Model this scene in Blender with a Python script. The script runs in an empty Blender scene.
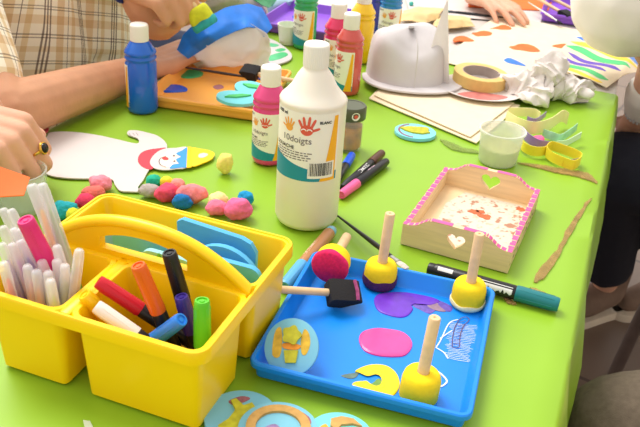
import bpy, bmesh, math, random
from mathutils import Vector, Matrix, Quaternion, noise
random.seed(7)
scene = bpy.context.scene
COL = scene.collection
PI = math.pi
# All coordinates are metres; z = 0 is the table top, the floor is 0.75 below.

# ------------------------------------------------------------------ helpers
def lin(c):
    c = c / 255.0
    return c / 12.92 if c <= 0.04045 else ((c + 0.055) / 1.055) ** 2.4

def rgb(r, g, b):
    return (lin(r), lin(g), lin(b), 1.0)

MATS = {}
def mat(name, col, rough=0.5, var=0.0, vscale=40.0, bump=0.0, bscale=80.0, alpha=1.0,
        trans=0.0, ior=1.45, metal=0.0, sss=0.0, coat=0.0, spec=0.5):
    """Principled material with optional noise colour variation and bump."""
    if name in MATS:
        return MATS[name]
    m = bpy.data.materials.new(name)
    m.use_nodes = True
    nt = m.node_tree
    b = nt.nodes['Principled BSDF']
    b.inputs['Base Color'].default_value = rgb(*col)
    b.inputs['Roughness'].default_value = rough
    b.inputs['Metallic'].default_value = metal
    b.inputs['IOR'].default_value = ior
    b.inputs['Alpha'].default_value = alpha
    b.inputs['Transmission Weight'].default_value = trans
    b.inputs['Coat Weight'].default_value = coat
    b.inputs['Specular IOR Level'].default_value = spec
    if sss:
        b.inputs['Subsurface Weight'].default_value = sss
        b.inputs['Subsurface Radius'].default_value = (0.01, 0.004, 0.002)
        b.inputs['Subsurface Scale'].default_value = 0.5
    tc = nt.nodes.new('ShaderNodeTexCoord')
    if var > 0:
        n = nt.nodes.new('ShaderNodeTexNoise'); n.inputs['Scale'].default_value = vscale
        n.inputs['Detail'].default_value = 4
        nt.links.new(tc.outputs['Object'], n.inputs['Vector'])
        r = nt.nodes.new('ShaderNodeValToRGB')
        c = rgb(*col)
        r.color_ramp.elements[0].position = 0.3
        r.color_ramp.elements[1].position = 0.7
        r.color_ramp.elements[0].color = tuple(max(0, x * (1 - var)) for x in c[:3]) + (1,)
        r.color_ramp.elements[1].color = tuple(min(1, x * (1 + var)) for x in c[:3]) + (1,)
        nt.links.new(n.outputs['Fac'], r.inputs['Fac'])
        nt.links.new(r.outputs['Color'], b.inputs['Base Color'])
    if bump > 0:
        n2 = nt.nodes.new('ShaderNodeTexNoise'); n2.inputs['Scale'].default_value = bscale
        n2.inputs['Detail'].default_value = 5
        nt.links.new(tc.outputs['Object'], n2.inputs['Vector'])
        bp = nt.nodes.new('ShaderNodeBump'); bp.inputs['Strength'].default_value = bump
        bp.inputs['Distance'].default_value = 0.002
        nt.links.new(n2.outputs['Fac'], bp.inputs['Height'])
        nt.links.new(bp.outputs['Normal'], b.inputs['Normal'])
    MATS[name] = m
    return m

def build(name, bm, material, parent=None, loc=None, smooth=True, angle=40, rot=None):
    bmesh.ops.remove_doubles(bm, verts=bm.verts, dist=1e-6)
    bmesh.ops.recalc_face_normals(bm, faces=bm.faces)
    me = bpy.data.meshes.new(name)
    bm.to_mesh(me); bm.free()
    me.materials.append(material)
    if smooth:
        for p in me.polygons: p.use_smooth = True
        me.set_sharp_from_angle(angle=math.radians(angle))
    o = bpy.data.objects.new(name, me)
    COL.objects.link(o)
    if parent: o.parent = parent
    if loc is not None: o.location = loc
    if rot is not None: o.rotation_euler = rot
    return o

def tag(o, label, cat, group=None, kind=None):
    o['label'] = label; o['category'] = cat
    if group: o['group'] = group
    if kind: o['kind'] = kind
    return o

def thing(name, label, cat, loc=(0, 0, 0), rotz=0.0, group=None):
    o = bpy.data.objects.new(name, None)
    o.empty_display_size = 0.02
    COL.objects.link(o)
    o.location = loc; o.rotation_euler = (0, 0, rotz)
    return tag(o, label, cat, group)

def face_dir(o, d, up='Z'):
    """turn local +X of o along d"""
    o.rotation_mode = 'QUATERNION'
    o.rotation_quaternion = Vector(d).to_track_quat('X', up)

def up_dir(o, d):
    """turn local +Z of o along d"""
    o.rotation_mode = 'QUATERNION'
    o.rotation_quaternion = Vector(d).to_track_quat('Z', 'Y')

def B(): return bmesh.new()

def box(bm, x0, x1, y0, y1, z0, z1, bev=0.0):
    t = bmesh.new()
    vs = [t.verts.new((x, y, z)) for x in (x0, x1) for y in (y0, y1) for z in (z0, z1)]
    for f in ((0,1,3,2),(4,6,7,5),(0,4,5,1),(2,3,7,6),(0,2,6,4),(1,5,7,3)):
        t.faces.new([vs[i] for i in f])
    if bev > 0:
        bmesh.ops.bevel(t, geom=t.edges[:], offset=bev, segments=2, affect='EDGES', profile=0.5)
    merge(bm, t)
    return bm

def merge(bm, t, M=None):
    if M is not None: bmesh.ops.transform(t, matrix=M, verts=t.verts)
    me = bpy.data.meshes.new('t'); t.to_mesh(me); t.free()
    bm.from_mesh(me); bpy.data.meshes.remove(me)

def lathe(bm, prof, n=32, c=(0, 0, 0)):
    """profile of (r, z) turned about z through c; r=0 points close the ends"""
    rings = []
    for r, z in prof:
        if r <= 1e-7:
            rings.append([bm.verts.new((c[0], c[1], c[2] + z))])
        else:
            rings.append([bm.verts.new((c[0] + r*math.cos(2*PI*i/n), c[1] + r*math.sin(2*PI*i/n), c[2] + z)) for i in range(n)])
    for a, b in zip(rings, rings[1:]):
        for i in range(n):
            j = (i + 1) % n
            if len(a) == 1 and len(b) == 1: continue
            if len(a) == 1: bm.faces.new((a[0], b[i], b[j]))
            elif len(b) == 1: bm.faces.new((a[i], b[0], a[j]))
            else: bm.faces.new((a[i], b[i], b[j], a[j]))
    return bm

def axis_lathe(bm, prof, n=20):
    """profile of (r, x) turned about local +X"""
    t = bmesh.new(); lathe(t, prof, n)
    merge(bm, t, Matrix.Rotation(PI/2, 4, 'Y'))
    return bm

def tube(bm, pts, rad, n=12, flat=1.0, cap=True):
    """loft along points; rad is one value or a list; flat squashes one axis (ribbons)"""
    pts = [Vector(p) for p in pts]
    if not isinstance(rad, (list, tuple)): rad = [rad]*len(pts)
    t0 = (pts[1]-pts[0]).normalized()
    ref = Vector((0,0,1)) if abs(t0.z) < 0.9 else Vector((1,0,0))
    nrm = (ref - t0*ref.dot(t0)).normalized()
    rings = []
    for i, p in enumerate(pts):
        a = pts[max(0,i-1)]; b = pts[min(len(pts)-1,i+1)]
        t = (b-a).normalized()
        nrm = (nrm - t*nrm.dot(t)).normalized()
        bi = t.cross(nrm)
        rings.append([bm.verts.new(p + rad[i]*(math.cos(2*PI*k/n)*bi + flat*math.sin(2*PI*k/n)*nrm)) for k in range(n)])
    for a, b in zip(rings, rings[1:]):
        for k in range(n):
            bm.faces.new((a[k], a[(k+1)%n], b[(k+1)%n], b[k]))
    if cap:
        bm.faces.new(rings[0][::-1]); bm.faces.new(rings[-1])
    return bm

def spline(pts, per=6):
    """Catmull-Rom through points"""
    P_ = [Vector(p) for p in pts]; out = []
    for i in range(len(P_)-1):
        p0 = P_[max(0,i-1)]; p1 = P_[i]; p2 = P_[i+1]; p3 = P_[min(len(P_)-1,i+2)]
        for k in range(per):
            t = k/per
            out.append(0.5*((2*p1)+(p2-p0)*t+(2*p0-5*p1+4*p2-p3)*t*t+(3*p1-p0-3*p2+p3)*t**3))
    out.append(P_[-1])
    return out

def closed_spline(pts, per=6):
    P_ = [Vector(p) for p in pts]; n = len(P_); out = []
    for i in range(n):
        p0, p1, p2, p3 = P_[i-1], P_[i], P_[(i+1)%n], P_[(i+2)%n]
        for k in range(per):
            t = k/per
            out.append(0.5*((2*p1)+(p2-p0)*t+(2*p0-5*p1+4*p2-p3)*t*t+(3*p1-p0-3*p2+p3)*t**3))
    return out

def prism(bm, outline, z0, z1, holes=(), bev=0.0):
    """2D outline (with holes) extruded from z0 to z1"""
    t = bmesh.new(); es = []
    for lp in [outline] + list(holes):
        vs = [t.verts.new((p[0], p[1], z0)) for p in lp]
        es += [t.edges.new((vs[i], vs[(i+1) % len(vs)])) for i in range(len(vs))]
    r = bmesh.ops.triangle_fill(t, edges=es, use_beauty=True, use_dissolve=False)
    faces = [f for f in r['geom'] if isinstance(f, bmesh.types.BMFace)]
    e = bmesh.ops.extrude_face_region(t, geom=faces)
    top = [v for v in e['geom'] if isinstance(v, bmesh.types.BMVert)]
    for v in top: v.co.z = z1
    bmesh.ops.recalc_face_normals(t, faces=t.faces)
    if bev > 0:
        ts = set(top)
        ed = [x for x in t.edges if x.verts[0] in ts and x.verts[1] in ts and
              any(all(v in ts for v in f.verts) for f in x.link_faces) and not all(all(v in ts for v in f.verts) for f in x.link_faces)]
        bmesh.ops.bevel(t, geom=ed, offset=bev, segments=2, affect='EDGES', profile=0.6)
    merge(bm, t)
    return bm

def puddle(bm, outline, z0, h):
    """rounded pool of paint: outline rings rising to a soft dome"""
    n = len(outline)
    cx = sum(p[0] for p in outline)/n; cy = sum(p[1] for p in outline)/n
    rings = []
    for s, k in ((1.0, 0.0), (0.985, 0.55), (0.93, 0.9), (0.8, 1.0), (0.5, 0.93)):
        rings.append([bm.verts.new((cx+(p[0]-cx)*s, cy+(p[1]-cy)*s, z0+h*k)) for p in outline])
    for a, b in zip(rings, rings[1:]):
        for i in range(n):
            bm.faces.new((a[i], a[(i+1)%n], b[(i+1)%n], b[i]))
    bm.faces.new(rings[-1]); bm.faces.new(rings[0][::-1])
    return bm

def rrect(w, d, r, n=5):
    """rounded rectangle centred on the origin, counter-clockwise"""
    out = []
    for cx, cy, a0 in ((w/2-r, d/2-r, 0), (-w/2+r, d/2-r, PI/2), (-w/2+r, -d/2+r, PI), (w/2-r, -d/2+r, 1.5*PI)):
        for i in range(n+1):
            a = a0 + PI/2*i/n
            out.append((cx + r*math.cos(a), cy + r*math.sin(a)))
    return out

def tub(bm, w, d, h, r, taper, th, lip=0.003, skirt=0.006, c=(0, 0), n=5):
    """open moulded tub: tapered outside, rolled lip, inside wall and floor"""
    def ring(ins, z, rr=None):
        return [bm.verts.new((c[0]+x, c[1]+y, z)) for x, y in rrect(w-2*ins, d-2*ins, max(0.002, (rr or r)-ins), n)]
    t = taper
    rings = [ring(t+0.003, 0), ring(t, 0.003), ring(lip+t*skirt/h, h-skirt), ring(0, h-skirt), ring(0, h-0.0015), ring(0.0012, h),
             ring(lip+th-0.0012, h), ring(lip+th, h-0.0015), ring(t+th, th+0.003), ring(t+th+0.003, th)]
    for a, b in zip(rings, rings[1:]):
        m = len(a)
        for i in range(m):
            bm.faces.new((a[i], a[(i+1)%m], b[(i+1)%m], b[i]))
    bm.faces.new(rings[0][::-1]); bm.faces.new(rings[-1])
    return bm

def blob(bm, c, r, amp=0.0, freq=60.0, sub=4, seed=0.0, ridge=False):
    t = bmesh.new()
    bmesh.ops.create_icosphere(t, subdivisions=sub, radius=1.0)
    for v in t.verts:
        d = v.co.normalized()
        q = Vector((d.x*r[0], d.y*r[1], d.z*r[2]))
        k = noise.fractal(q*freq + Vector((seed, seed*1.7, -seed)), 0.8, 2.1, 4)
        if ridge: k = 1 - 2*abs(k)
        v.co = q * (1 + amp*k)
    merge(bm, t, Matrix.Translation(Vector(c)))
    return bm

def sheet(bm, S, nu=16, nv=16, th=0.0012):
    """thick cloth / paper from a surface function S(u, v), u and v in 0..1"""
    top = [[bm.verts.new(Vector(S(i/nu, j/nv)) + Vector((0, 0, th))) for j in range(nv+1)] for i in range(nu+1)]
    bot = [[bm.verts.new(S(i/nu, j/nv)) for j in range(nv+1)] for i in range(nu+1)]
    for i in range(nu):
        for j in range(nv):
            bm.faces.new((top[i][j], top[i+1][j], top[i+1][j+1], top[i][j+1]))
            bm.faces.new((bot[i][j], bot[i][j+1], bot[i+1][j+1], bot[i+1][j]))
    for i in range(nu):
        bm.faces.new((top[i][0], bot[i][0], bot[i+1][0], top[i+1][0]))
        bm.faces.new((top[i][nv], top[i+1][nv], bot[i+1][nv], bot[i][nv]))
    for j in range(nv):
        bm.faces.new((top[0][j], top[0][j+1], bot[0][j+1], bot[0][j]))
        bm.faces.new((top[nu][j], bot[nu][j], bot[nu][j+1], top[nu][j+1]))
    return bm

def bilinear(a, b, c, d):
    """corners a(0,0) b(1,0) c(1,1) d(0,1)"""
    a, b, c, d = map(Vector, (a, b, c, d))
    return lambda u, v: a*(1-u)*(1-v) + b*u*(1-v) + c*u*v + d*(1-u)*v

def ribbon(bm, pts, width, th=0.0008, wdir=(0, 0, 1), per=8):
    """flat strip following pts; its width lies along wdir"""
    c = spline(pts, per); w = Vector(wdir).normalized()*width/2
    rows = []
    for i, p in enumerate(c):
        t = (c[min(i+1, len(c)-1)]-c[max(0, i-1)]).normalized()
        nn = t.cross(w).normalized()*th/2
        rows.append([bm.verts.new(p+w+nn), bm.verts.new(p+w-nn), bm.verts.new(p-w-nn), bm.verts.new(p-w+nn)])
    for a, b in zip(rows, rows[1:]):
        for k in range(4):
            bm.faces.new((a[k], a[(k+1)%4], b[(k+1)%4], b[k]))
    bm.faces.new(rows[0]); bm.faces.new(rows[-1][::-1])
    return bm

def text_bm(s, size, bold=0.0, align='CENTER'):
    """flat filled lettering as a bmesh in the xy plane"""
    cu = bpy.data.curves.new('t', 'FONT')
    cu.body = s; cu.size = size; cu.align_x = align; cu.offset = bold; cu.resolution_u = 3
    o = bpy.data.objects.new('t', cu); COL.objects.link(o)
    dg = bpy.context.evaluated_depsgraph_get()
    me = bpy.data.meshes.new_from_object(o.evaluated_get(dg))
    bm = bmesh.new(); bm.from_mesh(me)
    bpy.data.objects.remove(o); bpy.data.curves.remove(cu); bpy.data.meshes.remove(me)
    return bm

def organic(name, chains, material, parent=None, voxel=0.004, smooth=6, noise_amp=0.0):
    """one continuous skin grown round tapered chains of (x, y, z, r) and fused"""
    bm = bmesh.new()
    for ch in chains:
        for i, q in enumerate(ch):
            t = bmesh.new(); bmesh.ops.create_icosphere(t, subdivisions=2, radius=q[3])
            merge(bm, t, Matrix.Translation(Vector(q[:3])))
            if i:
                a = Vector(ch[i-1][:3]); b = Vector(q[:3])
                if (b-a).length > 1e-5:
                    n = max(2, int((b-a).length/max(voxel*2, 0.4*min(ch[i-1][3], q[3])))+1)
                    pts = [a.lerp(b, k/n) for k in range(n+1)]
                    rr = [ch[i-1][3]*(1-k/n)+q[3]*k/n for k in range(n+1)]
                    tube(bm, pts, rr, n=14)
    me = bpy.data.meshes.new(name); bm.to_mesh(me); bm.free()
    o = bpy.data.objects.new(name, me); COL.objects.link(o)
    m = o.modifiers.new('r', 'REMESH'); m.mode = 'VOXEL'; m.voxel_size = voxel
    s = o.modifiers.new('s', 'SMOOTH'); s.iterations = smooth; s.factor = 0.5
    dg = bpy.context.evaluated_depsgraph_get()
    me2 = bpy.data.meshes.new_from_object(o.evaluated_get(dg))
    bpy.data.objects.remove(o); bpy.data.meshes.remove(me)
    me2.name = name
    for p in me2.polygons: p.use_smooth = True
    me2.materials.clear(); me2.materials.append(material)
    o2 = bpy.data.objects.new(name, me2); COL.objects.link(o2)
    if parent: o2.parent = parent
    return o2

def hand_chains(wrist, d, back, thumb_side, curls, spread=(0.10, 0.03, -0.03, -0.11), scale=1.0, thumb=((0.62, 0.70, -0.35), (0.85, 0.35, -0.40), (0.93, 0.05, -0.35))):
    """palm, four jointed fingers of unequal length and a thumb; curls = per finger (mcp, pip, dip) in degrees"""
    w = Vector(wrist); X = Vector(d).normalized()
    Z = Vector(back); Z = (Z - X*Z.dot(X)).normalized()
    Y = Vector(thumb_side); Y = (Y - X*Y.dot(X) - Z*Y.dot(Z)).normalized()
    def W(x, y, z): return w + scale*(X*x + Y*y + Z*z)
    def q(p, r): return (p.x, p.y, p.z, r*scale)
    ys = (0.029, 0.010, -0.010, -0.028); xs = (0.090, 0.094, 0.089, 0.080)
    L = ((0.044, 0.026, 0.020), (0.049, 0.030, 0.021), (0.045, 0.028, 0.021), (0.035, 0.021, 0.018))
    out = []
    for i in range(4):
        k = W(xs[i], ys[i], 0)
        out.append([q(W(0.0, ys[i]*0.55, 0), 0.0175), q(W(xs[i]*0.5, ys[i]*0.85, -0.002), 0.0155), q(k, 0.0115)])
        a = 0.0; p = Vector((xs[i], ys[i], 0)); ch = [q(k, 0.0112)]
        for j in range(3):
            a += math.radians(curls[i][j])
            p = p + L[i][j]*Vector((math.cos(a)*math.cos(spread[i]), math.cos(a)*math.sin(spread[i]), -math.sin(a)))
            ch.append(q(W(*p), (0.0092, 0.0080, 0.0066)[j]*(0.88 if i == 3 else 1)))
        out.append(ch)
    out.append([q(W(0.03, 0.012, -0.010), 0.018), q(W(0.065, 0.0, -0.006), 0.015)])
    p = Vector((0.022, 0.020, -0.008)); ch = [q(W(*p), 0.016)]
    for (dx, dy, dz), l, r in zip(thumb, (0.042, 0.032, 0.024), (0.0125, 0.0105, 0.0082)):
        p = p + Vector((dx, dy, dz)).normalized()*l
        ch.append(q(W(*p), r))
    out.append(ch)
    return out

# ------------------------------------------------------------------ materials
M_cloth = mat('green_plastic_cloth', (140, 182, 40), 0.38, var=0.05, vscale=5, bump=0.10, bscale=18)
M_white_top = mat('white_laminate', (208, 200, 192), 0.45, var=0.03, vscale=8)
M_steel = mat('grey_painted_steel', (120, 108, 100), 0.45, var=0.05)
M_yellow = mat('yellow_plastic', (255, 206, 0), 0.33, var=0.02, vscale=10, sss=0.05)
M_blue_tray = mat('blue_plastic', (14, 134, 236), 0.34, var=0.03, vscale=12)
M_orange_tray = mat('orange_plastic', (255, 178, 78), 0.32, var=0.03, vscale=12)
M_purple_tray = mat('purple_plastic', (140, 84, 206), 0.38, var=0.03, vscale=12)
M_white_bottle = mat('white_bottle_plastic', (240, 232, 216), 0.38, var=0.01, sss=0.08)
M_cap = mat('white_cap_plastic', (240, 236, 224), 0.42, var=0.01)
M_label = mat('label_paper', (244, 240, 228), 0.45, var=0.01)
M_teal = mat('label_teal', (22, 140, 160), 0.45)
M_amber = mat('label_yellow', (246, 178, 28), 0.45)
M_red_print = mat('print_red', (222, 92, 72), 0.5)
M_orange_print = mat('print_orange', (240, 166, 70), 0.5)
M_ink = mat('print_black', (40, 36, 38), 0.5)
M_ink_grey = mat('print_grey', (110, 100, 100), 0.5)
M_black = mat('black_plastic', (22, 22, 26), 0.35, var=0.05)
M_wood = mat('pale_wood', (232, 204, 160), 0.6, var=0.10, vscale=60, bump=0.1)
_nt = M_wood.node_tree      # long horizontal grain
_mp = _nt.nodes.new('ShaderNodeMapping'); _mp.inputs['Scale'].default_value = (0.25, 0.25, 3.0)
for _l in list(_nt.links):
    if _l.from_node.type == 'TEX_COORD':
        _to = _l.to_socket; _fs = _l.from_socket; _nt.links.remove(_l)
        _nt.links.new(_fs, _mp.inputs['Vector']); _nt.links.new(_mp.outputs['Vector'], _to)
M_dowel = mat('dowel_wood', (226, 192, 148), 0.6, var=0.08, vscale=90)
M_sponge_y = mat('yellow_sponge', (250, 216, 26), 0.9, var=0.05, vscale=200, bump=0.12, bscale=900)
M_sponge_p = mat('pink_painted_sponge', (226, 30, 96), 0.85, var=0.15, vscale=300, bump=0.35, bscale=800)
M_foam_black = mat('black_foam', (24, 22, 24), 0.85, var=0.1, bump=0.4, bscale=500)
M_foam_blue = mat('light_blue_foam', (122, 190, 214), 0.7, var=0.03)
M_foam_sky = mat('sky_blue_foam', (84, 176, 226), 0.7, var=0.03)
M_foam_pale = mat('pale_teal_foam', (150, 206, 206), 0.7, var=0.03)
M_foam_aqua = mat('aqua_foam', (120, 214, 222), 0.7, var=0.03)
M_foam_green = mat('green_foam', (120, 196, 44), 0.7, var=0.05)
M_foam_olive = mat('yellow_green_painted_foam', (190, 186, 40), 0.6, var=0.2, vscale=150)
M_foam_tan = mat('tan_painted_foam', (196, 152, 82), 0.65, var=0.15, vscale=120)
M_canvas = mat('cream_cotton', (238, 220, 186), 0.9, var=0.04, vscale=60, bump=0.3, bscale=900)
M_canvas2 = mat('pale_cotton', (232, 216, 188), 0.9, var=0.04, vscale=40, bump=0.3, bscale=900)
M_white_cloth = mat('white_cotton', (206, 200, 200), 0.85, var=0.02, bump=0.2, bscale=600)
M_card = mat('white_card', (212, 202, 197), 0.7, var=0.01)
M_tissue = mat('grey_white_tissue', (222, 214, 208), 0.9, var=0.05, vscale=30, bump=0.4, bscale=120)
M_tape = mat('masking_tape_side', (222, 186, 112), 0.6, var=0.06, vscale=90)
M_core = mat('grey_cardboard', (168, 152, 144), 0.8, var=0.06)
M_gold = mat('gold', (226, 176, 76), 0.25, metal=1.0, var=0.03)
M_onyx = mat('black_stone', (14, 12, 14), 0.12, var=0.05)
M_skin = mat("skin", (222, 168, 138), 0.55, var=0.06, vscale=35, sss=0.12, bump=0.1, bscale=250)
M_skin2 = mat("tanned_skin", (206, 150, 114), 0.55, var=0.07, vscale=30, sss=0.12, bump=0.1, bscale=250)
M_nail = mat('nail', (226, 176, 156), 0.35, var=0.03)
M_navy = mat('navy_fabric', (32, 38, 62), 0.9, var=0.1)
M_black_fab = mat('black_fabric', (26, 27, 40), 0.9, var=0.1)
M_grey_fab = mat('grey_fabric', (112, 98, 84), 0.95, var=0.15, vscale=120, bump=0.3, bscale=600)
M_white_fab = mat('white_shirt_fabric', (240, 234, 226), 0.9, var=0.02)
M_blue_paint = mat('blue_paint', (18, 90, 214), 0.25, var=0.05)
M_skyblue_paint = mat('bright_blue_paint', (24, 120, 222), 0.35, var=0.15, vscale=40)
M_green_paint = mat('green_paint', (60, 186, 118), 0.3, var=0.08)
M_pink_paint = mat('pink_paint', (238, 76, 152), 0.22, var=0.06, vscale=80)
M_purple_paint = mat('purple_paint', (112, 56, 196), 0.25, var=0.12, vscale=80)
M_yellow_paint = mat('yellow_paint', (246, 214, 24), 0.25, var=0.05)
M_white_paint = mat('white_paint', (226, 232, 240), 0.4, var=0.03)
M_smear = mat('dried_brown_paint', (178, 140, 84), 0.6, var=0.25, vscale=70, alpha=0.5)
M_orange_fish = mat('orange_print_paint', (232, 110, 50), 0.8, var=0.1, vscale=60)
M_glass = mat('clear_glass', (236, 246, 240), 0.04, alpha=0.30)
M_water = mat('water', (226, 240, 236), 0.03, alpha=0.18)
M_frost = mat('frosted_plastic', (240, 242, 232), 0.35, alpha=0.5, var=0.01)
M_pen_cap = mat('translucent_pen_cap', (250, 248, 250), 0.28, alpha=0.42)
M_strap = mat('silver_beads', (206, 206, 206), 0.4, var=0.2, vscale=300, metal=0.3)

def plaid(name, base, dark, mid, scale, rz):
    m = bpy.data.materials.new(name); m.use_nodes = True
    nt = m.node_tree; L = nt.links; b = nt.nodes['Principled BSDF']; b.inputs['Roughness'].default_value = 0.9
    tc = nt.nodes.new('ShaderNodeTexCoord'); mp = nt.nodes.new('ShaderNodeMapping')
    mp.inputs['Rotation'].default_value = rz; mp.inputs['Scale'].default_value = (scale,)*3
    L.new(tc.outputs['Object'], mp.inputs['Vector'])
    sx = nt.nodes.new('ShaderNodeSeparateXYZ'); L.new(mp.outputs['Vector'], sx.inputs['Vector'])
    def bands(sock, stops, off):
        a = nt.nodes.new('ShaderNodeMath'); a.operation = 'ADD'; a.inputs[1].default_value = off; L.new(sock, a.inputs[0])
        f = nt.nodes.new('ShaderNodeMath'); f.operation = 'FRACT'; L.new(a.outputs[0], f.inputs[0])
        r = nt.nodes.new('ShaderNodeValToRGB'); r.color_ramp.interpolation = 'CONSTANT'
        els = r.color_ramp.elements
        els[0].position = 0; els[0].color = stops[0][1]
        els[1].position = stops[1][0]; els[1].color = stops[1][1]
        for p, c in stops[2:]:
            e = els.new(p); e.color = c
        L.new(f.outputs[0], r.inputs['Fac']); return r.outputs['Color']
    W = (1, 1, 1, 1); D = rgb(*dark); K = rgb(*mid); G = rgb(232, 214, 180)
    v = bands(sx.outputs['Y'], [(0, W), (.10, D), (.135, W), (.17, D), (.205, W), (.24, D), (.275, W), (.42, K), (.60, W), (.70, D), (.715, W), (.80, G), (.9, W)], 0.1)
    h = bands(sx.outputs['Z'], [(0, W), (.10, D), (.125, W), (.155, D), (.18, W), (.36, K), (.52, W), (.62, D), (.64, W), (.67, D), (.69, W), (.85, G), (.95, W)], 0.3)
    m1 = nt.nodes.new('ShaderNodeMix'); m1.data_type = 'RGBA'; m1.blend_type = 'MULTIPLY'; m1.inputs['Factor'].default_value = 0.8
    m1.inputs['A'].default_value = rgb(*base); L.new(v, m1.inputs['B'])
    m2 = nt.nodes.new('ShaderNodeMix'); m2.data_type = 'RGBA'; m2.blend_type = 'MULTIPLY'; m2.inputs['Factor'].default_value = 0.6
    L.new(m1.outputs['Result'], m2.inputs['A']); L.new(h, m2.inputs['B'])
    L.new(m2.outputs['Result'], b.inputs['Base Color'])
    return m

# ------------------------------------------------------------------ setting
TS, TC = math.sin(math.radians(19.5)), math.cos(math.radians(19.5))
def tb(s, t, z=0.0):
    """table coordinates: s to the right across the table, t away along it"""
    return (s*TC + t*TS, -s*TS + t*TC, z)

m = bpy.data.materials.new('floor_tiles'); m.use_nodes = True
nt = m.node_tree; bs = nt.nodes['Principled BSDF']; bs.inputs['Roughness'].default_value = 0.45
tc = nt.nodes.new('ShaderNodeTexCoord'); mp = nt.nodes.new('ShaderNodeMapping'); mp.inputs['Rotation'].default_value = (0, 0, 0.55)
br = nt.nodes.new('ShaderNodeTexBrick'); br.offset = 0.0; br.inputs['Scale'].default_value = 1.0
br.inputs['Color1'].default_value = rgb(128, 108, 92); br.inputs['Color2'].default_value = rgb(118, 98, 84)
br.inputs['Mortar'].default_value = rgb(82, 68, 58); br.inputs['Mortar Size'].default_value = 0.006
br.inputs['Brick Width'].default_value = 0.33; br.inputs['Row Height'].default_value = 0.33
nt.links.new(tc.outputs['Object'], mp.inputs['Vector']); nt.links.new(mp.outputs['Vector'], br.inputs['Vector'])
nt.links.new(br.outputs['Color'], bs.inputs['Base Color'])
bm = B(); box(bm, -4, 4, -2.5, 6, -0.80, -0.75)
fl = build('floor', bm, m); fl['kind'] = 'structure'

bm = B(); box(bm, 4.0, 4.1, -2.5, 6.0, -0.75, 1.95)
wl = build('wall_right', bm, mat('warm_white_wall', (232, 226, 216), 0.9, var=0.03, vscale=3)); wl['kind'] = 'structure'
tbl = thing('table', 'long white-topped work table under the green plastic cloth', 'table', tb(-0.37, 1.4, -0.75), -math.radians(19.5))
bm = B(); box(bm, -0.403, 0.403, -1.25, 1.10, 0.715, 0.747, 0.003); build('tabletop', bm, M_white_top, tbl)
for sx in (-0.34, 0.34):
    for sy in (-1.15, 1.0):
        bm = B(); box(bm, sx-0.02, sx+0.02, sy-0.02, sy+0.02, 0, 0.715, 0.003); build('leg', bm, M_steel, tbl)

# green cloth: top plus hanging sides, gently wrinkled
prof = [(-0.798, -0.055), (-0.795, -0.03), (-0.786, -0.006), (-0.772, 0.0)]
prof += [(-0.772 + 0.805*i/34, 0.0) for i in range(1, 35)]
prof += [(0.038, -0.004), (0.042, -0.022), (0.046, -0.06), (0.049, -0.11), (0.051, -0.17), (0.052, -0.23)]
bm = B(); rows = []
for j in range(61):
    t = 0.15 + (1.577-0.15)*j/60
    row = []
    for s, z in prof:
        hang = min(1.0, max(0.0, -z/0.12))
        w = 0.009*hang*math.sin(t*23 + 1.3*math.sin(t*9)) + 0.003*hang*math.sin(t*61)
        zz = z
        if z > -0.001:
            zz = 0.0012*max(0, 1-abs(s+0.36)/0.012) + 0.0012*max(0, 1-abs(t-1.02)/0.02) + 0.0010*max(0, 1-abs(t-0.62)/0.02)
        row.append(bm.verts.new(tb(s+w, t, zz-0.0015)))
    rows.append(row)
for a, b in zip(rows, rows[1:]):
    for k in range(len(prof)-1): bm.faces.new((a[k], a[k+1], b[k+1], b[k]))
bmesh.ops.solidify(bm, geom=bm.faces[:], thickness=0.0012)
cloth = build('tablecloth', bm, M_cloth)
tag(cloth, 'lime green plastic tablecloth spread under all the craft things', 'tablecloth')
def smear(pts, matl=None):
    rj = random.Random(len(pts)); bm = B(); prism(bm, [(p.x+rj.uniform(-.0011, .0011), p.y+rj.uniform(-.0011, .0011)) for p in closed_spline([q for q in pts], 5)], -0.0008, 0.0009)
    build('dried_paint', bm, matl or M_smear, cloth)
smear([(0.2996, 1.1187, 0.0008), (0.3343, 1.1175, 0.0008), (0.3565, 1.1123, 0.0008), (0.3745, 1.1100, 0.0008), (0.3932, 1.1043, 0.0008), (0.4064, 1.0961, 0.0008), (0.4106, 1.0665, 0.0008), (0.4008, 1.0749, 0.0008), (0.3877, 1.0828, 0.0008), (0.3698, 1.0901, 0.0008), (0.3524, 1.0941, 0.0008), (0.3317, 1.1046, 0.0008)])
smear([(0.3880, 1.0153, 0.0008), (0.3734, 0.9979, 0.0008), (0.3316, 0.9240, 0.0008), (0.3033, 0.8642, 0.0008), (0.2716, 0.8158, 0.0008), (0.2578, 0.7858, 0.0008), (0.2748, 0.7987, 0.0008), (0.3032, 0.8498, 0.0008), (0.3325, 0.9083, 0.0008), (0.3717, 0.9858, 0.0008)])
smear([(0.2509, 0.7724, 0.0008), (0.2616, 0.7677, 0.0008), (0.2670, 0.7603, 0.0008), (0.2544, 0.7607, 0.0008)])
smear([(0.2163, 0.7479, 0.0008), (0.2246, 0.7430, 0.0008), (0.2278, 0.7357, 0.0008), (0.2181, 0.7383, 0.0008)])
M_smear2 = mat('dried_olive_paint', (140, 160, 70), 0.6, var=0.2, vscale=90, alpha=0.45)
smear([(0.1859, 1.1883, 0.0008), (0.2045, 1.1797, 0.0008), (0.2187, 1.1626, 0.0008), (0.2417, 1.1551, 0.0008), (0.2417, 1.1437, 0.0008), (0.2135, 1.1464, 0.0008), (0.1958, 1.1585, 0.0008)], M_smear2)
bm = B(); prism(bm, [(p[0], p[1]) for p in [(-0.1940, 0.5093, 0.0010), (-0.1877, 0.5087, 0.0010), (-0.1786, 0.4952, 0.0010), (-0.1867, 0.4932, 0.0010)]], 0.0, 0.0012)
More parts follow.
